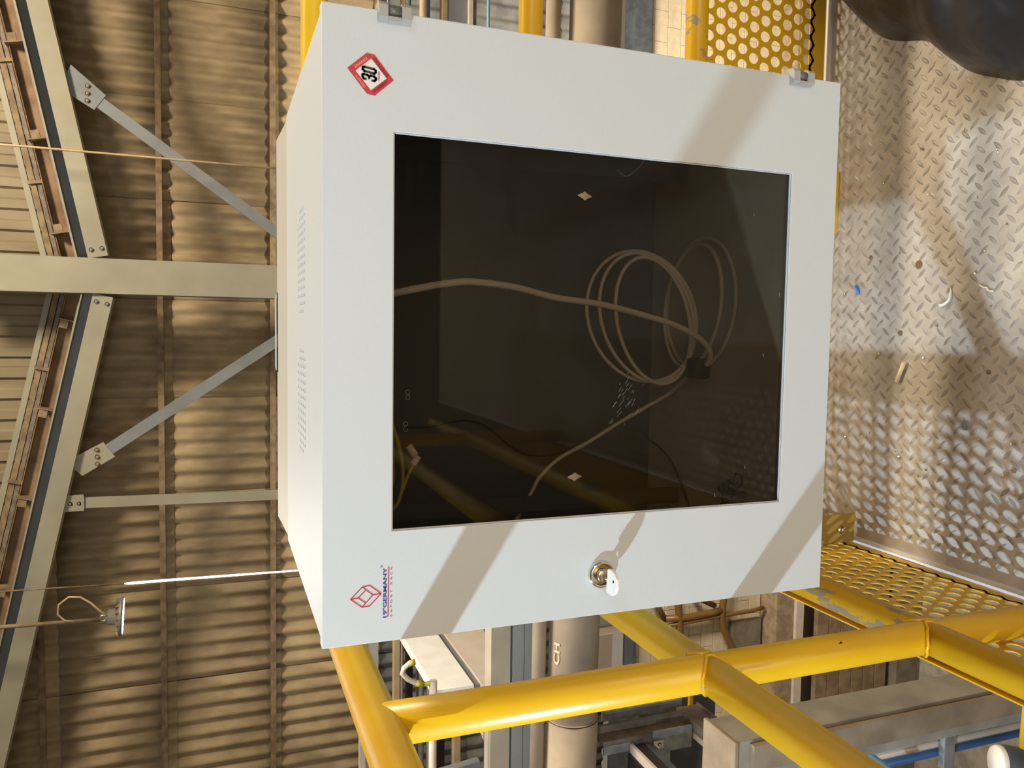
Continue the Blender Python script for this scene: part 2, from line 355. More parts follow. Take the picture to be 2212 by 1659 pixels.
# ------------------------------------------------------------------ column, rafters and braces
colm = thing('steel_column', 'broad grey green steel column in the middle of the far wall', 'column')
g = MB(); g.box(0.297, 0.615, 7.28, 7.30, -1.6, 3.6); g.box(0.447, 0.463, 7.30, 7.60, -1.6, 3.6); g.box(0.297, 0.615, 7.60, 7.62, -1.6, 3.6)
g.build('column_section', 'grey_green_steel', colm)
g = MB(); g.box(0.20, 0.71, 7.2, 7.7, -1.64, -1.6); g.build('base_plate', 'grey_green_steel', colm)
def rafter(side):
    # side +1 goes right, -1 goes left; both climb away from the column
    if side > 0: A, B, l = Vector((0.62, 7.32, 2.24)), Vector((4.6, 7.32, 3.03)), 'right'
    else: A, B, l = Vector((0.29, 7.32, 2.205)), Vector((-5.2, 7.32, 3.44)), 'left'
    t = thing('roof_rafter', 'grey steel I-beam rafter rising to the %s of the column' % l, 'beam')
    d = (B-A).normalized(); upv = Vector((-d.z, 0, d.x)) if side > 0 else Vector((d.z, 0, -d.x))
    g = MB(); g.bar(A-upv*0.040, B-upv*0.040, 0.012, 0.165, upv); g.build('face_plate', 'grey_green_steel', t)
    g = MB(); g.bar(A+upv*0.085+Vector((0, 0.09, 0)), B+upv*0.085+Vector((0, 0.09, 0)), 0.012, 0.14, upv); g.build('web', 'grey_blue_steel', t)
    g = MB(); g.bar(A+upv*0.128+Vector((0, 0.05, 0)), B+upv*0.128+Vector((0, 0.05, 0)), 0.14, 0.01, upv)
    g.bar(A-upv*0.118+Vector((0, 0.07, 0)), B-upv*0.118+Vector((0, 0.07, 0)), 0.16, 0.012, upv); g.build('flange', 'grey_green_steel', t)
    bl = bolt(0.014, 0.010).mesh('bolt', 'grey_blue_steel')
    for a, c in ((0.07, -0.09), (0.07, -0.0)):
        inst('bolt', bl, t, A+d*a+upv*c+Vector((0, -0.008, 0)))
    # rusty edge channel with cleats just above the rafter
    p = thing('edge_channel', 'rusty orange channel with cleats above the %s rafter' % l, 'beam')
    q0, q1 = A+upv*0.242+Vector((0, 0.48, 0)), B+upv*0.242+Vector((0, 0.48, 0))
    g = MB(); g.bar(q0, q1, 0.01, 0.15, upv); g.bar(q0+upv*0.075-Vector((0, .03, 0)), q1+upv*0.075-Vector((0, .03, 0)), 0.07, 0.008, upv)
    g.build('channel', 'rust_orange', p)
    L = (q1-q0).length; k = 0
    s_ = 0.30
    while s_ < L:
        c = q0+d*s_-Vector((0, 0.08, 0))
        g = MB(); g.bar(c-upv*0.08, c+upv*0.095, 0.16, 0.012, d); g.bar(c-upv*0.01+d*0.04-Vector((0, .06, 0)), c+upv*0.06+d*0.04-Vector((0, .06, 0)), 0.02, 0.08, d); g.build('cleat', 'girt_rust', p)
        s_ += 0.86
    p2 = thing('fascia_rail', 'pair of thin tan rails under the cladding on the %s' % l, 'rail')
    for off, h_, mt_ in ((0.345, 0.035, 'steel_rusty'), (0.395, 0.045, 'girt_rust'), (0.455, 0.05, 'grey_green_steel')):
        g = MB(); g.bar(q0+upv*(off-0.235), q1+upv*(off-0.235), 0.04, h_, upv); g.build('rail', mt_, p2)
    for s_ in (0.8, 1.9, 3.0, 4.1):
        g = MB(); c = q0+d*s_+upv*0.13-Vector((0, .03, 0)); g.bar(c-upv*0.05, c+upv*0.07, 0.03, 0.03, d); g.build('spacer', 'girt_rust', p2)
rafter(1); rafter(-1)
def brace(side, top, bot, gA, label):
    t = thing('knee_brace', label, 'brace')
    kf = (7.37+0.7441)/(7.2+0.7441)
    sc_ = lambda q: Vector((0.0044+(q[0]-0.0044)*kf, 7.37, 1.1907+(q[2]-1.1907)*kf))
    top, bot = sc_(top), sc_(bot)
    d = (Vector(bot)-Vector(top)).normalized(); n_ = Vector((-d.z, 0, d.x))
    g = MB(); g.bar(top, bot, 0.02, 0.105, n_)
    g.bar(Vector(top)+n_*0.05*side+Vector((0,.03,0)), Vector(bot)+n_*0.05*side+Vector((0,.03,0)), 0.06, 0.008, n_)
    g.build('channel', 'grey_blue_steel', t)
    T = Vector(top); up_ = -d
    g = MB(); P = [T+n_*0.085-up_*0.02, T-n_*0.085-up_*0.02, T-n_*0.10*0.9+up_*0.30-n_*0.02*side, T+n_*0.12+up_*0.34]
    g.add([p+Vector((0, -0.015, 0)) for p in P]+[p+Vector((0, 0.0, 0)) for p in P], [(0,1,2,3),(4,7,6,5),(0,4,5,1),(1,5,6,2),(2,6,7,3),(3,7,4,0)])
    g.build('gusset_plate', 'grey_green_steel' if side < 0 else 'grey_blue_steel', t)
    bl = bolt(0.015, 0.012).mesh('bolt', 'girt_rust')
    for k in (-1, 0, 1): inst('bolt', bl, t, T+up_*(0.10+0.035*k*side)+n_*0.055*k+Vector((0, -0.016, 0)))
brace(1, (1.985, 7.2, 2.16), (0.60, 7.2, 0.18), None, 'steel knee brace dropping from the right rafter to the column')
brace(-1, (-1.13, 7.2, 2.14), (0.30, 7.2, 0.04), None, 'steel knee brace dropping from the left rafter to the column')
t = thing('hanger_post', 'slim vertical grey steel post under the left rafter', 'post')
g = MB(); g.bar((-1.633, 7.37, 2.53), (-1.680, 7.37, -0.6), 0.03, 0.098, (1,0,0)); g.build('post_bar', 'grey_green_steel', t)
g = MB(); g.box(-1.705, -1.555, 7.34, 7.354, 2.36, 2.60); g.build('top_plate', 'grey_green_steel', t)
bl = bolt(0.012, 0.009).mesh('bolt', 'girt_rust')
for z in (2.40, 2.47): inst('bolt', bl, t, (-1.635, 7.34, z))

# ------------------------------------------------------------------ high-bay lamp and tube lamp
t = thing('high_bay_lamp', 'round lit high bay lamp hanging on a rod at far left', 'lamp')
cx, cy, cz = -2.62, 7.0, 2.02
ax = Vector((0.06, -0.05, 1)).normalized()
g = MB(); g.lathe([(0.0, 0.0), (0.150, 0.0), (0.158, -0.006), (0.0, -0.010)], (cx, cy, cz), ax); g.build('lens', 'lamp_glow', t)
g = MB(); g.lathe([(0.152, -0.006), (0.172, 0.0), (0.172, 0.02), (0.115, 0.05), (0.075, 0.06), (0.068, 0.12), (0.0, 0.125)], (cx, cy, cz), ax); g.build('housing', 'lamp_body', t)
for k in range(18):
    a = 2*pi*k/18; g = MB(); u_ = Vector((math.cos(a), math.sin(a), 0))
    g.bar(Vector((cx, cy, cz+0.022))+u_*0.07, Vector((cx, cy, cz+0.022))+u_*0.165, 0.006, 0.05); g.build('cooling_fin', 'lamp_body', t)
g = MB(); pts = [(cx+0.0+0.026*math.cos(a), cy, cz+0.155+0.026*math.sin(a)) for a in [2*pi*i/16 for i in range(17)]]; g.tube(pts, 0.008, 8, False); g.build('eye_ring', 'bolt_steel', t)
g = MB(); g.cyl((cx-0.01, cy, cz+0.18), (cx+0.03, cy, 3.6), 0.018, 12); g.build('hanging_rod', 'girt_rust', t)
g = MB(); g.tube([(cx+0.02, cy-.03, cz+0.10), (cx+0.07, cy-.03, cz+0.17), (cx+0.16, cy-.03, cz+0.25), (cx+0.22, cy-.03, cz+0.33), (cx+0.23, cy-.03, cz+0.42), (cx+0.17, cy-.03, cz+0.50), (cx+0.08, cy-.02, cz+0.51), (cx+0.02, cy-.02, cz+0.46), (cx, cy-.02, cz+0.38)], 0.009, 8); g.build('supply_cable', 'tan_paint', t)
t = thing('tube_lamp', 'long thin glowing tube hanging vertically beside the high bay lamp', 'lamp')
g = MB(); g.tube([(-2.322, 7.0, 2.00), (-2.323, 7.0, 1.97), (-2.326, 7.0, 1.6), (-2.345, 7.0, 0.40)], [0.003, 0.011, 0.011, 0.007], 10); g.build('glowing_tube', 'tube_glow', t)
g = MB(); g.cyl((-2.322, 7.0, 2.0), (-2.28, 7.0, 3.5), 0.007, 8); g.build('supply_cable', 'girt_rust', t)
g = MB(); g.tube([(1.50, 7.0, 3.3), (1.50, 7.0, 2.6), (1.497, 7.0, 1.6), (1.49, 7.0, 0.2)], 0.010, 8)
tag(g.build('hanging_cable', 'tan_paint'), 'thin tan cable hanging down beside the right knee brace', 'cable')

# ------------------------------------------------------------------ members and pipes crossing behind the railing
xr0, xr1 = 0.55, 4.4; xl0, xl1 = -5.0, -0.75
R5 = [('support_rail', 'dark band rail', 'black', 0.10, 0.066, 0), ('support_rail', '', 'tan_paint', 0.04, 0.055, 0)]
def hrow(items, y, x0, x1, group):
    for nm, lab, cat, mt_, z, h, rnd in items:
        hbeam(nm, lab, cat, mt_, x0, x1, y+random.uniform(0, .3), z, z, 0.08, h, None, h/2 if rnd else None)
right = [
 ('support_rail', 'topmost dark rail beyond the upper hinge of the cabinet', 'rail', 'steel_dark', 0.055, 0.035, 0),
 ('support_rail', 'tan rail just above the pale green channel beyond the upper hinge', 'rail', 'tan_paint', 0.022, 0.036, 0),
 ('wide_channel', 'pale green flat channel beyond the upper hinge of the cabinet', 'channel', 'pale_green', -0.04, 0.08, 0),
 ('support_rail', 'tan rail just below the pale green channel beyond the upper hinge', 'rail', 'tan_paint', -0.104, 0.038, 0),
 ('thin_pipe', 'olive pipe between the tan rail and the dark teal pipe', 'pipe', 'olive_pipe', -0.145, 0.045, 1),
 ('thin_pipe', 'dark teal pipe right of the upper hinge', 'pipe', 'teal_pipe', -0.19, 0.02, 1),
 ('thin_pipe', 'tan pipe above the deep blue pipe right of the cabinet', 'pipe', 'tan_paint', -0.245, 0.055, 1),
 ('thin_pipe', 'deep blue pipe crossing right of the cabinet', 'pipe', 'blue_pipe', -0.298, 0.038, 1),
 ('support_rail', 'tan rail above the grey blue board right of the cabinet', 'rail', 'tan_paint', -0.43, 0.038, 0),
 ('cable_tray', 'grey blue board crossing right of the cabinet', 'tray', 'grey_blue_steel', -0.52, 0.135, 0),
 ('support_rail', 'tan rail under the grey blue board right of the cabinet', 'rail', 'pink_white', -0.605, 0.03, 0),
 ('thin_pipe', 'brown pipe under the grey blue board', 'pipe', 'steel_rusty', -0.65, 0.04, 1),
 ('thin_pipe', 'navy pipe above the bright light blue pipe', 'pipe', 'blue_pipe', -0.69, 0.022, 1),
 ('thin_pipe', 'bright light blue pipe just above the dark wall band', 'pipe', 'light_blue', -0.735, 0.024, 1),
]
hrow(right, 5.0, xr0, xr1, None)
left = [
 ('wide_channel', 'pale green flat channel beyond the top rail at lower left', 'channel', 'pale_green', 0.10, 0.095, 0),
 ('support_rail', 'cream strip above the pale green channel at lower left', 'rail', 'pink_white', 0.175, 0.04, 0),
 ('support_rail', 'tan rail below the pale green channel at lower left', 'rail', 'tan_paint', -0.06, 0.04, 0),
 ('thin_pipe', 'brown pipe beside the tan rail at lower left', 'pipe', 'steel_rusty', -0.10, 0.035, 1),
 ('thin_pipe', 'light grey pipe beside the black gap at lower left', 'pipe', 'pink_white', -0.145, 0.03, 1),
 ('support_rail', 'black rail behind the curved handle', 'rail', 'black', -0.195, 0.045, 0),
 ('thin_pipe', 'grey pipe behind the curved handle', 'pipe', 'galvanised', -0.26, 0.04, 1),
 ('support_rail', 'brown rail behind the white duct', 'rail', 'steel_rusty', -0.32, 0.05, 0),
 ('thin_pipe', 'pale pipe behind the white duct', 'pipe', 'pink_white', -0.385, 0.05, 1),
 ('support_rail', 'black wide rail under the pale pipe behind the white duct', 'rail', 'black', -0.47, 0.10, 0),
 ('support_rail', 'lower tan rail behind the white duct', 'rail', 'tan_paint', -0.55, 0.05, 0),
]
hrow(left, 5.0, xl0, xl1, None)
# big dusty pipe with painted letters, its thin companion, the tray and the beam
t = thing('duct_pipe', 'big dusty pipe with painted letters crossing behind the cabinet', 'pipe')
g = MB(); g.cyl((-2.8, 2.6, -0.385), (2.2, 2.6, -0.46), 0.120, 40); g.build('pipe_wall', 'dusty_pipe', t)
g = MB(); g.cyl((-2.6, 2.6, -0.388), (-1.84, 2.6, -0.4), 0.128, 40); g.build('pipe_sleeve', 'dusty_pipe', t)
g = MB(); g.tube([(-1.845, 2.6+0.130*math.cos(a), -0.40+0.130*math.sin(a)) for a in [2*pi*i/40 for i in range(41)]], 0.002, 6, False); g.build('joint_ring', 'black', t)
def pipe_text(s, x, ang, size):
    o_ = text('painted_letters', s, 'dusty_pipe_letter', t, (x, 0, 0), size, (1,0,0), (0,0,1), width=0.105, height=size, bold=0.03)
    for v in o_.data.vertices:
        a = ang+v.co.z/0.121
        v.co = Vector((v.co.x, 2.6-0.1215*math.cos(a), -0.40+0.1215*math.sin(a)))
pipe_text('CH', -1.505, 1.13, 0.036)
g = MB(); 
for i in range(1): g.add([(-1.75, 2.6-0.1213*math.cos(a), -0.40+0.1213*math.sin(a)) for a in (1.0, 1.28)]+[(-1.66, 2.6-0.1213*math.cos(a), -0.40+0.1213*math.sin(a)) for a in (1.0, 1.28)], [(0,1,3,2)])
g.build('painted_patch', 'dusty_pipe_letter', t)
hbeam('thin_pipe', 'thin dusty pipe running just above the big lettered pipe', 'pipe', 'dusty_pipe', -2.8, 2.2, 2.62, -0.225, -0.25, 0, 0, None, 0.034)
hbeam('cable_tray', 'grey blue two-piece cable tray left of the cabinet', 'tray', 'tray_paint', -3.2, -0.8, 3.0, -0.255, -0.255, 0.10, 0.062)
hbeam('cable_tray', 'flat slate grey tray under the split tray left of the cabinet', 'tray', 'tray_paint', -3.2, -0.8, 3.0, -0.335, -0.335, 0.10, 0.09)
hbeam('cross_beam', 'beige steel beam with a bolt crossing left of the cabinet', 'beam', 'beam_paint', -3.2, -0.8, 3.0, -0.165, -0.155, 0.10, 0.105)
g = MB(); g.bar((-2.38, 3.1, 0.45), (-2.32, 3.1, -0.10), 0.05, 0.09, (1,0,0)); tag(g.build('stub_post', 'grey_blue_steel'), 'short dark steel post standing on the beige cross beam', 'post')
# white duct running away
t = thing('white_duct', 'bright white rectangular duct running away left of the cabinet', 'duct')
g = MB(); g.bbox(-1.925, -1.87, 3.12, 4.85, -0.072, 0.143, 0.004); g.build('duct_body', 'white_paint', t)
g = MB(); g.box(-1.92, -1.885, 3.14, 4.85, -0.112, -0.072); g.build('lower_flange', 'grey_blue_steel', t)
t = thing('pale_duct', 'pale dusty duct below the bright white duct', 'duct')
g = MB(); g.box(-2.15, -1.87, 3.10, 4.85, -0.36, -0.113); g.build('duct_body', 'pink_white', t)
g = MB(); g.box(-2.16, -1.86, 3.075, 3.10, -0.36, -0.113); g.build('end_flange', 'pink_white', t)
# curved handle-like pipe
t = thing('bent_pipe', 'small U-shaped white pipe with yellow ends beside the white duct', 'pipe')
H = [(-1.70, 3.0, 0.255), (-1.675, 3.0, 0.30), (-1.672, 3.0, 0.335), (-1.695, 3.0, 0.352), (-1.73, 3.0, 0.345), (-1.775, 3.0, 0.305), (-1.785, 3.0, 0.27), (-1.78, 3.0, 0.215)]
H = [(-1.645, 3.0, 0.21), (-1.65, 3.0, 0.28), (-1.655, 3.0, 0.31), (-1.675, 3.0, 0.337), (-1.70, 3.0, 0.345), (-1.735, 3.0, 0.315), (-1.76, 3.0, 0.275), (-1.772, 3.0, 0.24), (-1.772, 3.0, 0.17)]
g = MB(); g.cyl((-3.2, 3.0, 0.185), (-1.76, 3.0, 0.185), 0.020, 16); g.build('pipe_run', 'pink_white', t)
g = MB(); g.tube(H[1:-1], 0.013, 14); g.build('pipe_bend', 'pink_white', t)
g = MB(); g.cyl(H[1], H[2], 0.015, 14); g.build('yellow_end', 'cable_yellow', t)
g = MB(); g.cyl(H[-3], H[-2], 0.016, 14); g.cyl(H[-2], H[-1], 0.012, 14); g.build('yellow_end', 'cable_yellow', t)

# ------------------------------------------------------------------ steel support frame at lower left
t = thing('steel_frame', 'dusty steel frame of channels below the mid rail at left', 'frame')
g = MB(); g.box(-1.985, -1.965, 2.52, 2.62, -1.06, -0.535); g.box(-1.965, -1.93, 2.600, 2.62, -1.06, -0.535); g.build('upright', 'steel_rusty', t)
g = MB(); g.box(-2.03, -1.985, 2.515, 2.525, -1.02, -0.535); g.build('upright_flange', 'galvanised', t)
g = MB(); g.box(-1.965, -1.915, 2.70, 2.71, -1.09, -0.62); g.build('blue_plate', 'galvanised', t)
g = MB(); g.box(-2.06, -1.95, 2.50, 2.512, -1.02, -0.80); g.build('gusset_plate', 'galvanised', t)
g = MB(); g.box(-1.945, -1.935, 1.9, 2.66, -1.15, -1.03); g.box(-1.99, -1.945, 1.9, 2.66, -1.04, -1.03); g.box(-1.99, -1.925, 1.9, 2.66, -1.16, -1.15); g.build('channel', 'steel_rusty', t)
g = MB(); g.box(-2.02, -1.99, 1.9, 2.66, -1.09, -1.03); g.build('pale_flange', 'pink_white', t)
g = MB(); g.box(-2.02, -1.985, 2.47, 2.48, -0.84, -0.79); g.box(-2.045, -1.995, 2.44, 2.48, -0.80, -0.795); g.build('angle_bracket', 'pink_white', t)
inst('bolt', bolt(0.007, 0.008).mesh('bolt', 'bolt_steel'), t, (-2.0, 2.47, -0.815))
t = thing('conveyor_rail', 'dark conveyor rail with a pale edge under the steel frame', 'rail')
for x0_, x1_, z0_, z1_, mt_ in ((-2.03, -1.985, -0.685, -0.67, 'pink_white'), (-2.02, -1.995, -0.74, -0.69, 'black'), (-2.06, -1.995, -0.78, -0.745, 'steel_dark'), (-2.14, -2.03, -0.675, -0.66, 'black'), (-2.20, -2.14, -0.70, -0.655, 'steel_rusty'), (-2.9, -2.2, -0.75, -0.70, 'brown_panel')):
    g = MB(); g.box(x0_, x1_, 1.5, 2.50, z0_, z1_); g.build('rail_strip', mt_, t)
t = thing('machine_box', 'dark grey machine housing under the conveyor rail', 'machine')
g = MB(); g.bbox(-3.1, -2.47, 3.3, 3.5, -1.62, -1.34, 0.01); g.build('housing', 'steel_dark', t)
g = MB(); g.box(-3.1, -2.46, 3.28, 3.30, -1.40, -1.34); g.build('front_lip', 'galvanised', t)
g = MB(); g.bar((-3.9, 4.5, -2.36), (-2.9, 4.5, -2.36), 0.03, 0.03); tag(g.build('yellow_strip', 'yellow_sheet'), 'thin yellow strip deep below the steel frame', 'strip')
g = MB(); g.bbox(-4.6, -2.9, 4.52, 4.7, -2.62, -1.9, 0.01); tag(g.build('grey_cabinet', 'steel_dark'), 'tall dark blue grey cabinet behind the steel frame', 'cabinet')
# pale concrete beam
t = thing('concrete_beam', 'pale stained concrete beam beside the big lettered pipe', 'beam')
g = MB(); g.box(-1.80, -1.60, 2.90, 3.0, -0.84, -0.60); g.build('beam_end', 'pink_white', t)
g = MB(); g.box(-1.80, -1.595, 3.0, 3.3, -0.84, -0.60); g.build('beam_side', 'grey_blue_steel', t)
g = MB(); g.box(-2.05, -1.60, 2.95, 3.3, -0.93, -0.845); g.build('edge_strip', 'grey_blue_steel', t)

# ------------------------------------------------------------------ boxed steel column beside the deck
t = thing('clad_post', 'dusty boxed steel post with a tan cap outside the railing', 'post')
g = MB(); g.bbox(-1.02, -0.917, 0.685, 0.80, -2.4, 0.092, 0.003); g.build('side_face', 'concrete', t)
g = MB(); g.box(-0.985, -0.925, 0.668, 0.684, -2.4, 0.06); g.build('front_flange', 'concrete_tan', t)
g = MB(); g.box(-1.28, -1.02, 0.72, 0.80, -0.20, 0.09); g.build('inner_face', 'steel_dark', t)
g = MB(); g.bbox(-1.30, -0.915, 0.680, 0.805, 0.092, 0.104, 0.003); g.build('cap_plate', 'concrete_tan', t)
# vertical service pipes
for k, (x, mt_, r, lab) in enumerate(((-1.222, 'blue_pipe', 0.012, 'blue service pipe nearest the boxed steel post'), (-1.252, 'pink_white', 0.012, 'white service pipe between the two blue ones'), (-1.283, 'blue_pipe', 0.012, 'blue service pipe farthest from the boxed steel post'))):
    g = MB(); g.cyl((x, 1.0, -2.4), (x, 1.0, -0.2), r, 14); tag(g.build('service_pipe', mt_), lab, 'pipe')
g = MB(); g.bbox(-1.32, -1.20, 0.962, 0.985, -0.93, -0.885, 0.004); tag(g.build('pipe_clamp', 'galvanised'), 'flat steel clamp across the three service pipes', 'clamp')
t = thing('pipe_elbow', 'light blue pipe elbow below the mid rail', 'pipe')
g = MB(); g.tube([(-1.30, 0.9, -0.66), (-1.22, 0.9, -0.585), (-1.15, 0.9, -0.49), (-1.135, 0.9, -0.465), (-1.122, 0.9, -0.462), (-1.118, 0.9, -0.48), (-1.118, 0.9, -0.51)], 0.011, 14); g.build('pipe_bend', 'light_blue', t)
g = MB(); g.cyl((-1.118, 0.9, -0.505), (-1.12, 0.9, -0.56), 0.015, 14); g.cyl((-1.12, 0.9, -0.545), (-1.16, 0.9, -0.555), 0.014, 14); g.build('socket', 'light_blue', t)
# yellow pipe below and capped cylinder
g = MB(); g.cyl((-0.85, 0.60, -0.728), (-1.03, 0.60, -0.717), 0.0115, 16); tag(g.build('handrail_pipe', 'yellow_paint'), 'short yellow pipe low down beside the blue service pipes', 'pipe')
t = thing('capped_drum', 'dark cylinder with a white end cap and red band at the bottom left corner', 'drum')
c0 = Vector((-1.225, 0.82, -0.925)); dr = Vector((-0.10, -0.45, -0.88)).normalized()
g = MB(); g.lathe([(0, -0.008), (0.044, -0.008), (0.048, 0), (0.048, 0.01)], c0, dr); g.build('end_cap', 'white_plastic', t)
g = MB(); g.lathe([(0.046, 0.01), (0.052, 0.02), (0.052, 0.30), (0, 0.30)], c0, dr); g.build('drum_body', 'steel_dark', t)
g = MB(); g.lathe([(0.053, 0.10), (0.053, 0.14)], c0, dr); g.build('white_band', 'white_plastic', t)
g = MB(); g.lathe([(0.0535, 0.145), (0.0535, 0.22)], c0, dr); g.build('red_band', 'red_gloss', t)
# amber hoses and brackets on the block wall
t = thing('hose_frame', 'amber brown hoses and pipe frame on the block wall at lower left', 'hose')
def hz(pts, r): g = MB(); g.tube([(x, 8.25, z) for x, z in pts], r, 10); g.build('hose', 'amber_hose', t)
hz([(-4.75, -4.75), (-4.3, -4.70), (-4.07, -4.70), (-3.7, -4.66), (-3.3, -4.6)], 0.05)
hz([(-4.9, -5.85), (-4.56, -5.65), (-4.36, -5.553), (-4.085, -5.40), (-3.87, -5.37), (-3.6, -5.40), (-3.2, -5.5)], 0.05)
hz([(-3.847, -4.45), (-3.87, -4.8), (-3.85, -5.19), (-3.83, -5.35)], 0.05); hz([(-3.95, -4.45), (-3.92, -5.1), (-3.89, -5.9), (-3.87, -6.08)], 0.03)
hz([(-3.3, -4.2), (-3.64, -4.33), (-3.87, -4.46)], 0.04); hz([(-3.3, -4.75), (-3.6, -4.95), (-3.75, -5.25)], 0.04)
g = MB(); g.bbox(-4.55, -4.05, 8.31, 8.4, -6.1, -5.6, 0.01); tag(g.build('junction_box', 'concrete_dark'), 'dark grey box on the block wall beside the amber hoses', 'box')
# structures low on the far wall
t = thing('tan_pier', 'tan plastered ledge along the far wall deep below', 'ledge')
g = MB(); g.box(-8, 6, 8.05, 8.40, -6.45, -6.15); g.build('ledge_face', 'concrete_tan', t)
g = MB(); g.box(-8, 6, 8.0, 8.05, -6.58, -6.45); g.build('ledge_lip', 'pink_white', t)
t = thing('board_stack', 'brown plank hoarding under the tan ledge far below', 'hoarding')
for k in range(6):
    g = MB(); g.bbox(-7.6, -3.2, 7.9, 7.98, -6.95-0.22*k, -6.74-0.22*k, 0.008); g.build('plank', 'brown_panel', t)
g = MB(); g.box(-8, -2.9, 7.8, 8.40, -8.6, -8.15); tag(g.build('low_kerb', 'concrete_dark'), 'dark concrete kerb at the foot of the far wall', 'kerb')

# ------------------------------------------------------------------ deck
FX0, FX1, FY0, FY1 = -0.392, 2.6, -3.6, 0.582
g = MB(); g.box(FX0, FX1, FY0, FY1, -0.006, 0.0); fl = g.build('floor', 'deck_steel'); fl['kind'] = 'structure'
lens = []
for i in range(9):
    a = -1+2*i/8; lens.append((a, (1-a*a)))
def lug(b, x, y, ang, L=0.0125, Wd=0.0036, H=0.0016):
    c, s_ = math.cos(ang), math.sin(ang); base = len(b.v)
    top = [(L*a, Wd*w) for a, w in lens]+[(L*a, -Wd*w) for a, w in lens[-2:0:-1]]
    vs = [(x+c*u-s_*v, y+s_*u+c*v, 0.0) for u, v in top]+[(x+c*u*0.72-s_*v*0.45, y+s_*u*0.72+c*v*0.45, H) for u, v in top]
    k = len(top); fs = [(i, (i+1) % k, k+(i+1) % k, k+i) for i in range(k)]+[tuple(range(k, 2*k))]
    b.add(vs, fs, True)
b = MB(); P_ = 0.0303
near = []
for i in range(-14, 50):
    for j in range(-14, 42):
        for q in (0, 1):
            x = 0.015+i*P_+q*P_/2; y = 0.529-j*P_-q*P_/2
            if not (FX0+0.02 < x < 1.2 and -0.65 < y < FY1-0.015): continue
            fd = min(1, max(0.25, 1.15-(y-0.20)*2.4+max(0, x-0.2)*2.2))
            lug(b, x, y, (-pi/4 if q else pi/4)+0.03, H=0.00115*fd*(0.7+0.5*random.random()), Wd=0.0030+0.0006*fd)
o = b.build('tread_lug', 'lug_steel', fl); o['kind'] = 'stuff'; o['label'] = 'raised lens shaped lugs of the tread plate'
g = MB(); g.bar((FX0-0.006, FY0, -0.02), (FX0-0.006, FY1+0.012, -0.02), 0.012, 0.05); o = g.build('trim_1', 'deck_edge'); o['kind'] = 'structure'
g = MB(); g.bar((FX0, FY1+0.006, -0.02), (FX1, FY1+0.006, -0.02), 0.012, 0.05); o = g.build('trim_2', 'deck_edge'); o['kind'] = 'structure'

# ------------------------------------------------------------------ guard rail
R = 0.0212
XS, YB = -0.378, 0.566
gr = thing('guard_rail', 'yellow tubular guard rail around the deck corner behind the cabinet', 'railing')
Z1, Z2, Z3 = 1.048, 0.674, 0.346
def rail(a, b_, mt_='yellow_paint'): g = MB(); g.cyl(a, b_, R, 40); return g.build('rail_pipe', mt_, gr)
rail((XS, -2.4, Z1+0.005), (XS, YB, Z1-0.002)); rail((XS-0.0, YB, Z1-0.002), (2.4, YB, Z1-0.014))
rail((XS, -2.4, Z2), (XS, YB, Z2)); rail((XS, YB, Z2), (2.4, YB, Z2))
rail((XS, -2.4, Z3+0.012), (XS, YB, Z3-0.008), 'yellow_worn'); rail((XS, YB, Z3-0.01), (2.4, YB, Z3-0.012), 'yellow_worn')
def post(x, y): 
    g = MB(); g.cyl((x, y, -0.25), (x, y, Z1), R*0.995, 40); return g.build('post', 'yellow_paint', gr)
post(XS, -0.012); post(XS, YB); post(XS, -1.9); post(1.3, YB)
def weld(x, y, z, ax_): 
    a_ = Vector(ax_); g = MB(); pts = []
    u_ = a_.orthogonal().normalized(); w_ = a_.cross(u_)
    for i in range(33):
        t_ = 2*pi*i/32; q = u_*math.cos(t_)*R*1.02+w_*math.sin(t_)*R*1.02
        perp = Vector((q.x, q.y, 0)) if abs(a_.z) < .5 else Vector((0, 0, 0))
        h = abs(q.dot(Vector((0,0,1)).cross(a_))) if abs(a_.z) < 0.5 else 0
        d_ = math.sqrt(max((R*1.0)**2-min(h, R)**2, 0))
        pts.append(Vector((x, y, z))+q+a_*(d_+0.003+random.uniform(-.001, .001)))
    g.tube(pts, 0.0019, 8, False); g.build('weld_bead', 'yellow_worn', gr)
for z in (Z2, Z3): weld(XS, -0.012, z, (0,-1,0)); weld(XS, -0.012, z, (0,1,0))

g = MB()
for x, y, z, L_ in ((XS+0.0150, 0.0, 0.503, 0.006), (XS+0.0165, -0.006, 0.498, 0.005)):
    g.bar((x-0.002, -0.012-0.0195*0.6, z), (x, -0.012-0.0195*0.6, z-L_), 0.003, 0.004, (0, 1, 0))
g.build('paint_mark', 'black', gr, label='two tiny black paint chips on the post')
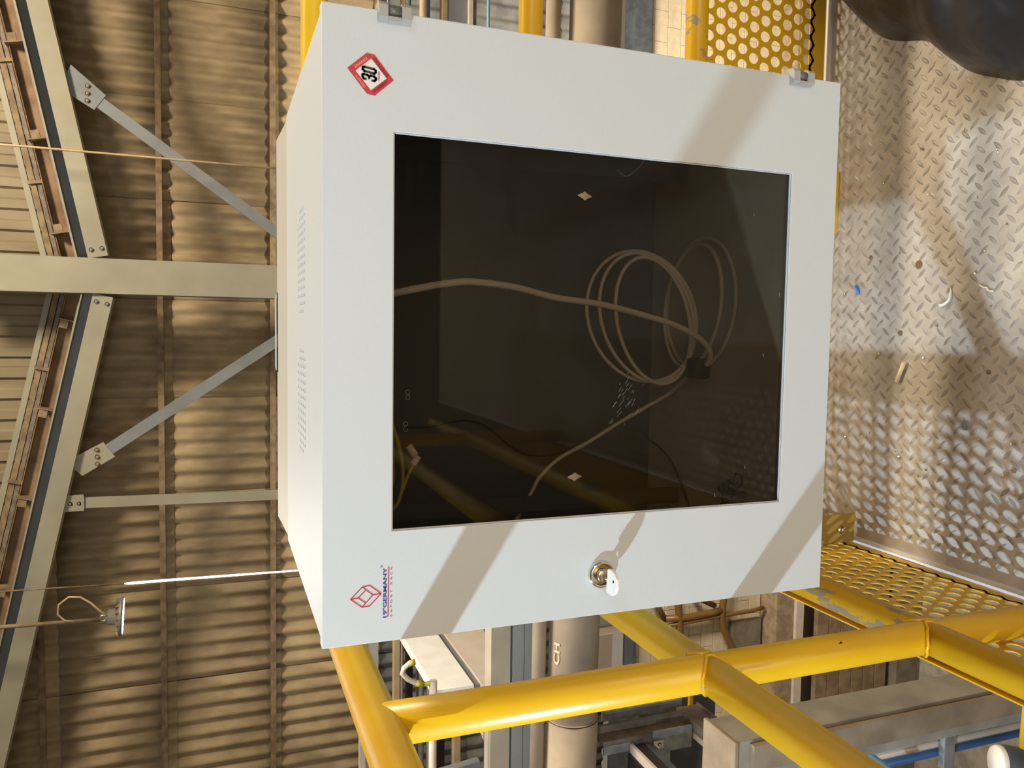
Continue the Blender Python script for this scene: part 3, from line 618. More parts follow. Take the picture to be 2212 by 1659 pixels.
# perforated kick plates: hexagonal cells with round holes, as real sheet
def perforated(name, u0, u1, v0, v1, pitch, rad, place, thick, mt_, parent, bottom, seg=18):
    b = MB(); ry = pitch*math.sqrt(3)/2; rows_ = int((v1-0.03-bottom)/ry); verts = {}
    def V(p):
        k = (round(p[0]*1e5), round(p[1]*1e5))
        if k not in verts: verts[k] = len(b.v); b.v.append((p[0], p[1], 0))
        return verts[k]
    for r in range(rows_):
        v = bottom+ry*(r+0.5); off = pitch/2 if r % 2 else 0; cnt = int((u1-u0)/pitch)-1
        for c in range(cnt):
            u = u0+pitch*(c+0.5)+off+0.0
            hexp = [(u+pitch/math.sqrt(3)*math.sin(pi/3*k), v+pitch/math.sqrt(3)*math.cos(pi/3*k)) for k in range(6)]
            out_ = []
            for k in range(6):
                a_, c_ = hexp[k], hexp[(k+1) % 6]
                for q in range(3): out_.append((a_[0]+(c_[0]-a_[0])*q/3, a_[1]+(c_[1]-a_[1])*q/3))
            inn = [(u+rad*math.sin(2*pi*k/18), v+rad*math.cos(2*pi*k/18)) for k in range(18)]
            oi = [V(p) for p in out_]; ii = [V(p) for p in inn]
            for k in range(18): b.f.append((oi[k], oi[(k+1) % 18], ii[(k+1) % 18], ii[k])); b.sm.append(False)
    # solid bottom and top margins
    if v1 > bottom+ry*rows_:
        z_ = bottom+ry*rows_-pitch*0.29
        b.add([(u0, z_, 0), (u1, z_, 0), (u1, v1, 0), (u0, v1, 0)], [(0,1,2,3)])
    k = len(b.v); e = pitch*0.29
    b.add([(u0, v0, 0), (u1, v0, 0), (u1, bottom+e, 0), (u0, bottom+e, 0)], [(0,1,2,3)])
    me_v = [place(*p) for p in b.v]; b.v = me_v
    me = bpy.data.meshes.new(name); me.from_pydata(b.v, [], b.f); me.update(); me.materials.append(MATS[mt_])
    o = bpy.data.objects.new(name, me); COL.objects.link(o); o.parent = parent
    sd = o.modifiers.new('sheet', 'SOLIDIFY'); sd.thickness = thick; sd.offset = 0
    return o
kb = thing('kick_plate', 'yellow perforated kick plate along the back edge of the deck', 'kick plate')
perforated('perforated_sheet', -0.39, 2.2, 0.010, 0.335, 0.0305, 0.0110, lambda u, v, w: (u, 0.592, v), 0.002, 'yellow_sheet', kb, 0.040)
g = MB(); g.box(0.215, 0.34, 0.545, 0.590, 0.0, 0.006); g.build('foot_bracket', 'yellow_sheet', kb)
kl = thing('kick_plate', 'yellow perforated kick plate along the left edge of the deck', 'kick plate')
perforated('perforated_sheet', -2.3, 0.585, 0.012, 0.352, 0.0305, 0.0110, lambda u, v, w: (-0.404, u, v), 0.002, 'yellow_sheet', kl, 0.030)
g = MB(); g.box(-0.402, -0.345, 0.458, 0.461, 0.006, 0.100); g.build('corner_bracket', 'yellow_shaded', kl)
inst('bolt', bolt(0.0055, 0.006).mesh('bolt', 'chrome'), kl, (-0.376, 0.457, 0.040))

# ------------------------------------------------------------------ the cabinet
DZ0, DZ1 = 0.507, 1.100
cab = thing('wall_rack_cabinet', 'light grey wall mounted network cabinet with dark glass door', 'cabinet')
# body shell
T = 0.0015
g = MB()
BX = 0.2975
g.box(-BX, -BX+T, 0.016, 0.405, DZ0+0.003, DZ1-0.002); g.box(BX-T, BX, 0.016, 0.405, DZ0+0.003, DZ1-0.002)
g.build('side_panel', 'grey_powder', cab)
g = MB(); g.box(-BX, BX, 0.016, 0.405, DZ0+0.003, DZ0+0.003+T); g.build('bottom_panel', 'inner_grey', cab)
# top with ventilation holes
xs = [-BX]; 
hx, hy, px_, py_ = 0.0040, 0.0105, 0.00895, 0.0185
cols = []
for side in (-1, 1):
    for c in range(14):
        cc = side*(0.0220+c*px_) + (0.003 if side > 0 else 0.001); cols.append((cc, c))
cols.sort()
ys_rows = [0.168+py_*r for r in range(5)]
ex = sorted(set([-BX, BX]+[round(c+s_*hx/2, 6) for c, _ in cols for s_ in (-1, 1)]))
ey = sorted(set([0.016, 0.405]+[round(y+s_*hy/2, 6) for y in ys_rows for s_ in (-1, 1)]))
g = MB(); topz = DZ1-0.003
ids = {}
for i, x in enumerate(ex):
    for j, y in enumerate(ey): ids[i, j] = len(g.v); g.v.append((x, y, topz))
def is_hole(xa, xb, ya, yb):
    xm, ym = (xa+xb)/2, (ya+yb)/2
    for cc, c in cols:
        if abs(xm-cc) < hx/2 and xb-xa < hx*1.2:
            for r, y in enumerate(ys_rows):
                if abs(ym-y) < hy/2 and yb-ya < hy*1.2:
                    if c in (0, 13) and r in (0, 4): return False
                    if c in (1, 12) and r == 4: return False
                    return True
    return False
for i in range(len(ex)-1):
    for j in range(len(ey)-1):
        if not is_hole(ex[i], ex[i+1], ey[j], ey[j+1]):
            g.f.append((ids[i, j], ids[i+1, j], ids[i+1, j+1], ids[i, j+1])); g.sm.append(False)
o = g.build('top_panel', 'grey_powder', cab); sd = o.modifiers.new('sheet', 'SOLIDIFY'); sd.thickness = 0.0015; sd.offset = 1
g = MB(); zt = DZ1-0.0028
for a_, b_ in (((-0.211, 0.136), (0.214, 0.136)), ((-0.211, 0.136), (-0.160, 0.30)), ((0.214, 0.136), (0.165, 0.30)), ((-0.16, 0.30), (0.165, 0.30))):
    g.bar((a_[0], a_[1], zt), (b_[0], b_[1], zt), 0.0014, 0.0010)
g.build('stamped_outline', 'grey_powder', cab)
g = MB(); g.box(-BX, BX, 0.395, 0.400, zt, zt+0.0010); g.box(-BX, BX, 0.043, 0.046, zt, zt+0.0012); g.build('folded_seam', 'grey_powder', cab)
# back panel of the front section with two keyhole openings (holes cut by boolean)
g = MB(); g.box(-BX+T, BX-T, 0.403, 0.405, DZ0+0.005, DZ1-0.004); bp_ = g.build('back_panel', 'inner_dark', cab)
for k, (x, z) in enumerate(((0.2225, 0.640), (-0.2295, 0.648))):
    c = MB()
    c.box(x-0.014, x+0.014, 0.39, 0.42, z-0.0042, z+0.0042) if False else None
    pl_ = []
    for i in range(24):
        a = 2*pi*i/24
        pl_.append(((0.0056+0.0016*abs(math.cos(a))**6)*math.cos(a), (0.0056+0.0075*abs(math.sin(a))**6)*math.sin(a)))
    c.prism(pl_, (x, 0.39, z), (1,0,0), (0,0,1), (0,1,0), 0.03)
    me = c.mesh('cut', 'inner_grey'); co_ = bpy.data.objects.new('cut', me); COL.objects.link(co_)
    md = bp_.modifiers.new('keyhole', 'BOOLEAN'); md.operation = 'DIFFERENCE'; md.object = co_; md.solver = 'EXACT'
    bpy.context.view_layer.update()
    nm = bpy.data.meshes.new_from_object(bp_.evaluated_get(bpy.context.evaluated_depsgraph_get()))
    bp_.modifiers.clear(); bp_.data = nm; bpy.data.objects.remove(co_)
# rear mounting section: open frame touching the rails
g = MB(); RX = 0.2945; ya, yb_ = 0.4065, 0.544
g.add([(-RX, ya, DZ1-0.003), (RX, ya, DZ1-0.003), (RX, yb_, DZ1+0.0025), (-RX, yb_, DZ1+0.0025), (-RX, ya, DZ1-0.0045), (RX, ya, DZ1-0.0045), (RX, yb_, DZ1+0.001), (-RX, yb_, DZ1+0.001)],
      [(0,1,2,3),(4,7,6,5),(0,4,5,1),(1,5,6,2),(2,6,7,3),(3,7,4,0)])
g.box(-RX, -RX+T, ya, yb_, DZ0+0.006, DZ1-0.003); g.box(RX-T, RX, ya, yb_, DZ0+0.006, DZ1-0.003)
g.box(-RX, RX, ya, yb_, DZ0+0.006, DZ0+0.0075)
g.build('rear_section', 'grey_powder_rear', cab)
g = MB(); g.prism([(-0.061, 0), (0.057, 0), (0.053, 0.011), (-0.056, 0.011)], (0, 0.536, DZ1+0.0040), (1,0,0), (0,1,0.03), (0,0,1), 0.0014); g.build('cable_entry_flap', 'grey_powder_rear', cab)
g = MB(); g.box(-0.064, 0.060, 0.5330, 0.5350, DZ1+0.0018, DZ1+0.0032); g.build('flap_slot', 'hole_dark', cab)
# back flanges hooked to the guard rail
for x in (-0.2, 0.2):
    g = MB(); g.box(x-0.02, x+0.02, 0.541, 0.5445, 0.55, 1.06); g.build('mounting_strap', 'galvanised', cab)
# inner mounting uprights (19 inch rails)
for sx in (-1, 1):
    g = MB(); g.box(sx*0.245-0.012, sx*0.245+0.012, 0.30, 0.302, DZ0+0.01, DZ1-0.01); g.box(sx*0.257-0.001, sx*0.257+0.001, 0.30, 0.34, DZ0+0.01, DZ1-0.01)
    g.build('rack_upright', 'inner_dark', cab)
for x, z in ((-0.0875, 0.9260), (-0.0955, 0.9260), (-0.1350, 0.929), (-0.1430, 0.929)):
    g = MB(); g.tube([(x+0.0032*math.cos(a), 0.4015, z+0.0032*math.sin(a)) for a in [2*pi*i/20 for i in range(21)]], 0.0008, 6, False); g.build('grommet_ring', 'cable_grey', cab)

# door
door = MB(); y0, y1 = 0.0, 0.0015
DX = 0.3000; GX0, GX1, GZ0, GZ1 = -0.1905, 0.1905, 0.5720, 1.0335
# door frame as a picture frame with folded edges
def frame(b, X, Z0, Z1, gx0, gx1, gz0, gz1, ya_, yb_):
    vs = []
    for y in (ya_, yb_):
        vs += [(-X, y, Z0), (X, y, Z0), (X, y, Z1), (-X, y, Z1), (gx0, y, gz0), (gx1, y, gz0), (gx1, y, gz1), (gx0, y, gz1)]
    fs = []
    for k in range(4):
        n_ = (k+1) % 4
        fs += [(k, n_, 4+n_, 4+k), (8+k, 12+k, 12+n_, 8+n_), (k, 8+k, 8+n_, n_), (4+k, 4+n_, 12+n_, 12+k)]
    b.add(vs, fs)
frame(door, DX, DZ0, DZ1, GX0, GX1, GZ0, GZ1, 0, 0.0015)
do = door.build('door', 'grey_powder', cab)
bv = do.modifiers.new('bev', 'BEVEL'); bv.width = 0.0012; bv.segments = 2; bv.limit_method = 'ANGLE'
g = MB(); e = 0.0015
g.box(-DX, DX, 0.0015, 0.0145, DZ1-e, DZ1); g.box(-DX, DX, 0.0015, 0.0145, DZ0, DZ0+e); g.box(-DX, -DX+e, 0.0015, 0.0145, DZ0+e, DZ1-e); g.box(DX-e, DX, 0.0015, 0.0145, DZ0+e, DZ1-e)
g.build('folded_edge', 'grey_powder', do)
g = MB(); g.box(GX0-0.02, GX1+0.02, 0.0035, 0.0065, GZ0-0.02, GZ1+0.02); g.build('glass_pane', 'tinted_glass', do, label='dark tinted glass pane')
g = MB(); frame(g, 0.1905, GZ0, GZ1, -0.1895, 0.1895, GZ0+0.001, GZ1-0.001, 0.0016, 0.0034); g.build('window_lip', 'grey_powder', do)
g = MB()
for k in range(30):
    q = random.random(); x = -0.040-0.058*q+random.uniform(-0.014, 0.012); z = 0.762+0.036*q+random.uniform(-0.018, 0.016)
    L_ = random.uniform(0.003, 0.011); a = math.radians(random.uniform(118, 142))
    g.bar((x, 0.0033, z), (x+L_*math.cos(a), 0.0033, z+L_*math.sin(a)*0.6), 0.0002, 0.00018, (0,0,1))
for x, z in ((0.1395, 0.6195),(0.05, 0.58),(-0.02, 0.60), (-0.15, 0.62), (-0.18, 0.66)):
    g.bar((x, 0.0033, z), (x+0.004, 0.0033, z+0.001), 0.0002, 0.0003, (0,0,1))
g.build('scratch_mark', 'plastic_grey', do, kind='stuff', label='fine white scratches on the glass')
# hinges
def hinge(z, w=0.030):
    x0, x1, yf = 0.2885, 0.3065, -0.0085; zl, zh, lw = z-w/2, z+w/2, 0.0085
    pr_ = [(x0, 0.0), (x0+0.0012, yf+0.001), (x0+0.003, yf), (x1-0.004, yf), (x1-0.001, yf+0.0025), (x1, yf+0.006), (x1, 0.010), (x1-0.004, 0.013), (0.3002, 0.013), (0.3002, 0.0)]
    h = MB()
    for zz in (zl, zh-lw): h.prism(pr_, (0, 0, zz), (1,0,0), (0,1,0), (0,0,1), lw)
    h.box(x0+0.0005, x0+0.0045, yf+0.0015, 0.0, zl+lw, zh-lw)
    o_ = h.build('hinge', 'plastic_grey', cab)
    k_ = MB(); k_.cyl((x1-0.0075, -0.0005, zl+lw), (x1-0.0075, -0.0005, zh-lw), 0.0064, 24); k_.build('hinge_barrel', 'plastic_dark', o_)
    return o_
hinge(1.0345); hinge(0.5665, 0.0285)
# lock
lx, lz = -0.2545, 0.806
lk = MB(); lk.lathe([(0.0152, 0), (0.0152, 0.003), (0.0138, 0.0055), (0.0122, 0.006), (0.0112, 0.0045)], (lx, 0, lz), (0,-1,0), 36); lo_ = lk.build('lock', 'chrome', do)
lk = MB(); lk.lathe([(0.0112, 0.0045), (0.0098, 0.0028), (0.0, 0.0028)], (lx, 0, lz), (0,-1,0), 36); lk.build('lock_recess', 'plastic_dark', lo_) if False else None
lk = MB(); lk.lathe([(0.0112, 0.003), (0.0, 0.003)], (lx, 0, lz), (0,-1,0), 30); lk.lathe([(0.0075, 0.003), (0.0075, 0.008), (0.0062, 0.009), (0.0, 0.0086)], (lx, 0, lz), (0,-1,0), 30); x_ = lk.build('lock_barrel', 'brass', do)
# key: flat bow standing out from the barrel
ky = thing('key', 'small key with white plastic bow standing in the cabinet lock', 'key')
kn = Vector((0.10, -0.22, -0.97)).normalized()
K = MB(); yy = -0.009
K.bar((lx, -0.004, lz-0.001), (lx, -0.016, lz-0.001), 0.006, 0.0018); K.build('key_blade', 'chrome', ky)
bow = [(-0.0125, 0.0), (0.0115, 0.0), (0.0125, 0.006), (0.010, 0.014), (0.005, 0.0185), (-0.003, 0.0195), (-0.0105, 0.0175), (-0.0145, 0.011), (-0.0145, 0.004)]
K = MB(); K.prism(bow, (lx-0.002, -0.0145, lz-0.0035), (1, 0, -0.05), (0, -1, -0.10), (0, 0, 1), 0.0034)
o = K.build('key_bow', 'white_plastic', ky); bv = o.modifiers.new('bev', 'BEVEL'); bv.width = 0.0009; bv.segments = 2
K = MB(); K.lathe([(0.0014, 0), (0.0014, 0.0002), (0, 0.0002)], (lx-0.001, -0.0275, lz-0.0012), (0, 0, 1), 12); K.build('key_hole', 'hole_dark', ky)

# ---- printed logo, upper left
yl = -0.0004
lg = MB()
def line(b, a, c, w, y=yl): b.bar((a[0], y, a[1]), (c[0], y, c[1]), 0.0002, w, (0,0,1)) if abs(c[0]-a[0]) > 1e-6 else b.bar((a[0], y, a[1]), (c[0], y, c[1]), 0.0002, w, (1,0,0))
def LP(px, py):      # measured on an enlarged crop of the print
    return (-0.2528-(py-880)/9.76/2310.0, 1.0585-(px-680)/9.76/2220.0*1.06)
V0, V1, V2, V3, V4, V5 = LP(375, 912), LP(605, 665), LP(752, 645), LP(978, 850), LP(750, 1100), LP(600, 1112)
I0, I1, I2, I3 = LP(525, 898), LP(668, 745), LP(815, 862), LP(668, 1022)
for a, c in ((V0, V1), (V1, V2), (V2, V3), (V3, V4), (V4, V5), (V5, V0), (V0, I0), (I0, I1), (V1, I2), (I2, V3), (I2, V5), (I0, I3)):
    line(lg, a, c, 0.00085)
lgo = lg.build('printed_logo', 'red_print', do, label='printed red cube outline with blue lettering')
def ctr(px0, px1, py0, py1): a = LP(px0, py1); c = LP(px1, py0); return (a[0]+c[0])/2, (a[1]+c[1])/2, abs(c[0]-a[0]), abs(a[1]-c[1])
x, z, w_, h_ = ctr(1012, 1092, 285, 1400); text('brand_lettering', '19"GERMANY', 'blue_print', lgo, (x, yl, z), 1, width=w_, height=h_, bold=0.022)
x, z, w_, h_ = ctr(1160, 1200, 270, 1388); text('brand_lettering', 'EXPORT RACK', 'blue_print', lgo, (x, yl, z), 1, width=w_, height=h_, space=1.9)
x, z, w_, h_ = ctr(962, 1010, 220, 270); text('brand_lettering', '\u00ae', 'blue_print', lgo, (x, yl, z), 1, width=w_, height=h_)
g = MB(); a, c = LP(1128, 265), LP(1116, 1392); line(g, (c[0], c[1]), (a[0], a[1]), 0.0008); g.build('underline', 'red_print', lgo)
# ---- sticker, upper right
def SP(px, py):      # measured on an enlarged crop of the sticker (17.28 x)
    return (0.2405-(py-830)/17.28/2.33/1000.0, 1.0555-(px-925)/17.28/2.30/1000.0)
O_ = [SP(70, 710), SP(775, 75), SP(1065, 110), SP(1775, 955), SP(1075, 1595), SP(785, 1555)]
I_ = [SP(365, 765), SP(940, 260), SP(1510, 915), SP(930, 1415)]
st = MB(); st.prism(O_, (0, -0.0001, 0), (1,0,0), (0,0,1), (0,-1,0), 0.0003); so = st.build('sticker', 'red_print', do, label='red diamond sticker reading 30 years')
g = MB(); g.prism(I_, (0, -0.0004, 0), (1,0,0), (0,0,1), (0,-1,0), 0.0001); g.build('sticker_field', 'sticker_white', so)
ys_ = -0.0007
g = MB()
for a, c in ((O_[0], I_[0]), (O_[1], I_[1]), (O_[3], I_[2]), (O_[5], I_[3])): line(g, a, c, 0.00025, -0.00055)
g.build('corner_line', 'red_light', so)
def fig(paths, name='sticker_figure', w_=0.0022):
    g = MB()
    for P in paths:
        for a, c in zip(P[:-1], P[1:]):
            A, C = SP(*a), SP(*c); A = Vector((A[0], ys_, A[1])); C = Vector((C[0], ys_, C[1])); d = (C-A).normalized()
            g.bar(A-d*w_*0.5, C+d*w_*0.5, 0.0002, w_, d.cross(Vector((0, 1, 0))))
    g.build(name, 'black', so)
fig([[(630, 610), (680, 595), (1040, 640), (1100, 690), (1100, 750), (1050, 800), (690, 745), (625, 690), (630, 610)]], w_=0.0020)
fig([[(735, 1030), (660, 1015), (620, 950), (620, 890), (670, 858), (790, 880), (860, 930), (860, 985)], [(860, 930), (920, 890), (1040, 905), (1105, 960), (1105, 1010), (1065, 1065), (985, 1060)]], w_=0.0020)
def st_text(s, A, C, h, mt_, bold=0.0):      # A, C: crop points of the text start and end (along the centre line)
    a, c = SP(*A), SP(*C); a = Vector((a[0], 0, a[1])); c = Vector((c[0], 0, c[1])); d = c-a
    u = d.normalized(); w = Vector((-u.z, 0, u.x)); m_ = (a+c)/2
    text('sticker_lettering', s, mt_, so, (m_.x, ys_, m_.z), 1, u, w, width=d.length, height=h, bold=bold)
st_text('YEARS', (1215, 1050), (1230, 700), 0.0021, 'red_print', 0.02)
st_text('QUALITY', (715, 1330), (375, 930), 0.0020, 'orange_print', 0.01)
st_text('ASSURANCE', (325, 650), (785, 265), 0.0022, 'orange_print', 0.01)
st_text('19"GERMANY', (1025, 1470), (1535, 1010), 0.0026, 'dark_red_print', 0.02)
st_text('EXPORT RACK', (1540, 840), (1020, 210), 0.0026, 'dark_red_print', 0.02)

# ------------------------------------------------------------------ cables inside the cabinet
def smooth(pts, n=8):
    P = [Vector(p) for p in pts]; out_ = []
    for i in range(len(P)-1):
        p0, p1, p2, p3 = P[max(i-1, 0)], P[i], P[i+1], P[min(i+2, len(P)-1)]
        for k in range(n):
            t_ = k/n
            out_.append(0.5*((2*p1)+(-p0+p2)*t_+(2*p0-5*p1+4*p2-p3)*t_**2+(-p0+3*p1-3*p2+p3)*t_**3))
    out_.append(P[-1]); return out_
cb = thing('network_cable', 'grey network cable coiled and tied inside the cabinet', 'cable')
rc = 0.0036
main = [(0.040, 0.10, 1.055), (0.044, 0.10, 1.015), (0.050, 0.10, 0.986), (0.057, 0.11, 0.952), (0.061, 0.12, 0.917), (0.058, 0.14, 0.858), (0.048, 0.16, 0.795), (0.042, 0.18, 0.72), (0.030, 0.20, 0.646), (0.019, 0.21, 0.595), (0.005, 0.22, 0.552), (-0.010, 0.223, 0.528), (-0.026, 0.224, 0.519), (-0.040, 0.232, 0.520)]
g = MB(); g.tube(smooth(main), 0.0042, 12); g.build('riser_length', 'cable_grey', cb)
tie = Vector((-0.046, 0.245, 0.522))
def loop(c, u, v, ru, rv, ph=0.0, n=56, wob=0.0):
    c, u, v = Vector(c), Vector(u).normalized(), Vector(v).normalized(); pts = []
    for i in range(n+1):
        a = 2*pi*i/n+ph; pts.append(c+u*ru*math.cos(a)+v*rv*math.sin(a)+Vector((0, 0, wob*math.sin(2*a))))
    for i in range(len(pts)): pts[i].z = max(pts[i].z, DZ0+0.0045+rc)
    return pts
# flat loops on the cabinet floor
for c, ru, rv, dz in (((0.050, 0.262, 0.516), 0.098, 0.088, 0), ((0.046, 0.270, 0.5235), 0.094, 0.072, 0.0)):
    g = MB(); g.tube(loop(c, (0.94, -0.34, 0), (0.34, 0.94, 0.0), ru, rv), rc*0.8, 10, False); g.build('coil_loop', 'cable_grey', cb)
# loops leaning up towards the back panel
for c, u, v, ru, rv in (((0.030, 0.300, 0.592), (0.97, 0.05, 0.22), (-0.12, 0.45, 0.80), 0.100, 0.080), ((0.028, 0.290, 0.588), (0.96, 0.05, 0.24), (-0.12, 0.35, 0.84), 0.099, 0.068), ((0.024, 0.285, 0.580), (0.97, 0.05, 0.20), (-0.10, 0.30, 0.84), 0.096, 0.054)):
    g = MB(); g.tube(loop(c, u, v, ru, rv), rc*0.8, 10, False); g.build('coil_loop', 'cable_grey', cb)
g = MB(); g.tube(smooth([(-0.030, 0.236, 0.520), (-0.046, 0.25, 0.520), (-0.062, 0.285, 0.520), (-0.090, 0.33, 0.522), (-0.113, 0.35, 0.552), (-0.137, 0.35, 0.600), (-0.165, 0.345, 0.655), (-0.187, 0.34, 0.705), (-0.213, 0.335, 0.738), (-0.232, 0.33, 0.752), (-0.262, 0.325, 0.772), (-0.285, 0.32, 0.79)]), rc*0.85, 10); g.build('loose_end', 'cable_grey', cb)
g = MB(); g.bbox(-0.060, -0.030, 0.232, 0.262, 0.512, 0.536, 0.004); g.build('tie_strap', 'rubber_black', cb)
yc = thing('earth_cable', 'green yellow earth cable looped at the top corner inside the cabinet', 'cable')
g = MB(); g.tube(smooth([(-0.070, 0.09, 1.055), (-0.088, 0.085, 1.022), (-0.105, 0.08, 1.014), (-0.130, 0.08, 1.007), (-0.153, 0.08, 1.005), (-0.171, 0.08, 1.007), (-0.186, 0.08, 1.014), (-0.205, 0.08, 1.04)]), 0.0021, 10); g.build('cable_loop', 'cable_yellow', yc)
g = MB(); g.tube(smooth([(-0.175, 0.08, 1.008), (-0.164, 0.08, 1.004), (-0.151, 0.08, 0.999), (-0.137, 0.08, 0.992)]), 0.0019, 10); g.build('cable_branch', 'cable_yellow', yc)
g = MB(); g.tube(smooth([(-0.09, 0.095, 1.05), (-0.114, 0.09, 1.020), (-0.139, 0.09, 1.014), (-0.165, 0.09, 1.016), (-0.185, 0.09, 1.04)]), 0.0021, 10); g.build('cable_loop', 'cable_yellow', yc)
g = MB(); g.cyl((-0.140, 0.08, 0.994), (-0.131, 0.08, 0.988), 0.0038, 12); g.cyl((-0.131, 0.083, 0.991), (-0.120, 0.085, 0.998), 0.0042, 12); g.build('ring_terminal', 'cable_grey', yc)
g = MB(); g.tube(smooth([(-0.14, 0.398, 0.93), (-0.140, 0.396, 0.897), (-0.134, 0.396, 0.861), (-0.132, 0.396, 0.832), (-0.143, 0.396, 0.802), (-0.173, 0.396, 0.764), (-0.189, 0.396, 0.733), (-0.191, 0.396, 0.693), (-0.181, 0.396, 0.653), (-0.170, 0.398, 0.62)]), 0.0012, 8); tag(g.build('thin_wire', 'rubber_black'), 'thin black wire hanging down the back panel inside the cabinet', 'wire')
g = MB(); g.tube(smooth([(-0.150, 0.375, 0.545), (-0.162, 0.36, 0.543), (-0.178, 0.34, 0.528), (-0.198, 0.32, 0.519), (-0.226, 0.30, 0.514), (-0.254, 0.28, 0.5135), (-0.285, 0.26, 0.5135)]), 0.0019, 8); tag(g.build('black_wire', 'rubber_black'), 'black wire curving over the cabinet floor beside the coil', 'wire')
g = MB(); g.tube(smooth([(0.242, 0.285, 0.647), (0.233, 0.285, 0.633), (0.241, 0.285, 0.618), (0.262, 0.285, 0.600), (0.285, 0.285, 0.595)]), 0.0011, 8); tag(g.build('pale_wire', 'cable_grey'), 'short pale wire curl at the right side inside the cabinet', 'wire')
# dark crumbs of cable gland in the lower left corner
t = thing('cable_gland', 'dark crumpled rubber gland lying in the lower left inside corner', 'gland')
random.seed(3)
for k in range(14):
    a = random.uniform(0, 2*pi); r_ = random.uniform(0, 0.028); c = Vector((-0.215+r_*math.cos(a)*1.1, 0.17+r_*math.sin(a), 0.5135))
    g = MB(); pts = [c+Vector((random.uniform(-.012, .012), random.uniform(-.012, .012), random.uniform(0.003, .010))) for _ in range(4)]
    g.tube(smooth(pts, 4), 0.0024, 6); g.build('rubber_crumb', 'rubber_black', t)

# ------------------------------------------------------------------ litter on the deck
g = MB(); g.cyl((-0.078, 0.372, 0.0050), (-0.041, 0.357, 0.0050), 0.0038, 14); tag(g.build('cream_stick', 'stick_cream'), 'small cream plastic tube lying on the deck', 'litter')
g = MB(); g.cyl((0.106, 0.484, 0.0038), (0.089, 0.476, 0.0038), 0.0026, 12); tag(g.build('blue_offcut', 'blue_plastic'), 'tiny bright blue offcut on the deck near the back edge', 'litter')
g = MB(); g.tube(smooth([(0.062, 0.288, 0.003), (0.064, 0.280, 0.003), (0.072, 0.270, 0.004), (0.086, 0.268, 0.003), (0.093, 0.270, 0.003)]), [0.0034-0.00009*i for i in range(33)], 8); tag(g.build('foil_curl', 'white_plastic'), 'white curled wrapper scrap on the deck', 'litter')
g = MB(); g.tube(smooth([(0.094, 0.213, 0.003), (0.090, 0.206, 0.003), (0.089, 0.200, 0.003), (0.084, 0.196, 0.003), (0.083, 0.188, 0.003)]), 0.0014, 6); tag(g.build('twisted_scrap', 'stick_cream'), 'thin twisted cream scrap on the deck', 'litter')
g = MB(); g.lathe([(0.0, 0.0045), (0.003, 0.0045), (0.0032, 0.003), (0.0062, 0.003), (0.0068, 0.0045), (0.0075, 0.003), (0.0075, 0)], (-0.144, 0.227, 0.0), (0,0,1), 20); tag(g.build('washer', 'galvanised'), 'small round washer lying on the deck', 'washer')
random.seed(11)
def flake(sz):
    g = MB(); pts = [(sz*math.cos(a)*random.uniform(.6, 1), sz*math.sin(a)*random.uniform(.6, 1), random.uniform(0.0005, sz*0.5)) for a in [2*pi*i/7 for i in range(7)]]
    g.add(pts+[(0, 0, sz*0.6), (0, 0, 0)], [(i, (i+1) % 7, 7) for i in range(7)]+[((i+1) % 7, i, 8) for i in range(7)]); return g.mesh('foil_flake', 'foil')
FM = [flake(s_) for s_ in (0.0016, 0.0024, 0.0036, 0.006)]
big = [((-0.205, 0.135), 3), ((-0.215, 0.150), 3), ((0.004, 0.214), 3), ((-0.01, 0.200), 2), ((-0.19, 0.21), 2), ((-0.24, 0.13), 3), ((-0.16, 0.14), 3)]
spots = [(p_, k) for p_, k in big]+[((random.uniform(-0.33, 0.45), random.uniform(0.08, 0.54)), random.choice((0, 0, 1, 1, 2))) for _ in range(75)]
for (x, y), k in spots:
    o = inst('foil_flake', FM[k], None, (x, y, 0.0016), (0, 0, random.uniform(0, 6)))
    tag(o, 'tiny shiny metal flake on the deck', 'flake', 'metal flakes scattered on the deck')
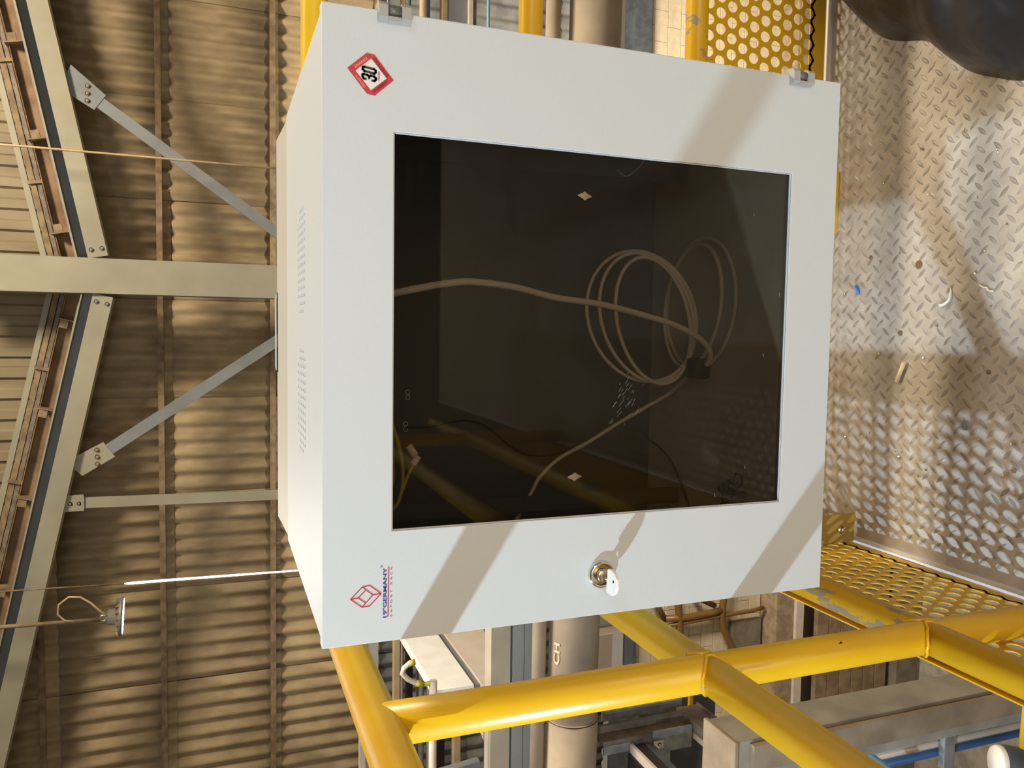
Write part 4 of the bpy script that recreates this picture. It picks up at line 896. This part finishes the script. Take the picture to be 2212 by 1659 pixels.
for (x, y), s_, lb in (((0.013, 0.373), 0.005, 'small dark brown dirt clod just above the cream tube'), ((0.137, 0.339), 0.008, 'largest brown dirt clod in the middle of the deck'), ((0.159, 0.452), 0.004, 'tiny dirt clod nearest the back edge of the deck'), ((-0.05, 0.19), 0.004, 'tiny dirt clod between the washer and the foil curl')):
    g = MB(); g.lathe([(0, 0.003), (s_*0.6, 0.0025), (s_, 0)], (x, y, 0.0005), (0,0,1), 9); o = g.build('dirt_clod', 'dirt_brown'); tag(o, lb, 'dirt', 'dirt clods on the deck')

# ------------------------------------------------------------------ black bag on the deck, right
outl = [(0.700, 0.560), (0.643, 0.517), (0.580, 0.455), (0.553, 0.405), (0.532, 0.343), (0.492, 0.300), (0.454, 0.255), (0.430, 0.208), (0.410, 0.155), (0.405, 0.08), (0.42, -0.02), (0.47, -0.10), (0.56, -0.16), (0.68, -0.18), (0.80, -0.15), (0.90, -0.06), (0.96, 0.06), (0.98, 0.2), (0.96, 0.34), (0.90, 0.46), (0.82, 0.54)]
ol = [Vector((p.x, p.y, 0)) for p in smooth([(x, y, 0) for x, y in outl+[outl[0]]], 5)][:-1]
ctr_ = Vector((0.70, 0.19, 0)); b = MB(); n_ = len(ol); rings = 18
for i in range(rings):
    s_ = 1-i/rings; h = 0.17*(1-s_**3.0)**0.75
    for k, p_ in enumerate(ol):
        q = ctr_+(p_-ctr_)*s_; w = 0.016*math.sin(7*q.x*3+4*q.y*5)*math.sin(q.y*31+q.x*9)*(1-s_**4)
        b.v.append((q.x, q.y, 0.001+max(h+w, 0)))
b.v.append((ctr_.x, ctr_.y, 0.175))
for i in range(rings-1):
    for k in range(n_): b.f.append((i*n_+k, i*n_+(k+1) % n_, (i+1)*n_+(k+1) % n_, (i+1)*n_+k)); b.sm.append(True)
for k in range(n_): b.f.append(((rings-1)*n_+k, (rings-1)*n_+(k+1) % n_, rings*n_)); b.sm.append(True)
b.f.append(tuple(range(n_-1, -1, -1))); b.sm.append(False)
tag(b.build('black_bag', 'bag_black'), 'crumpled glossy black bag on the deck right of the cabinet', 'bag')
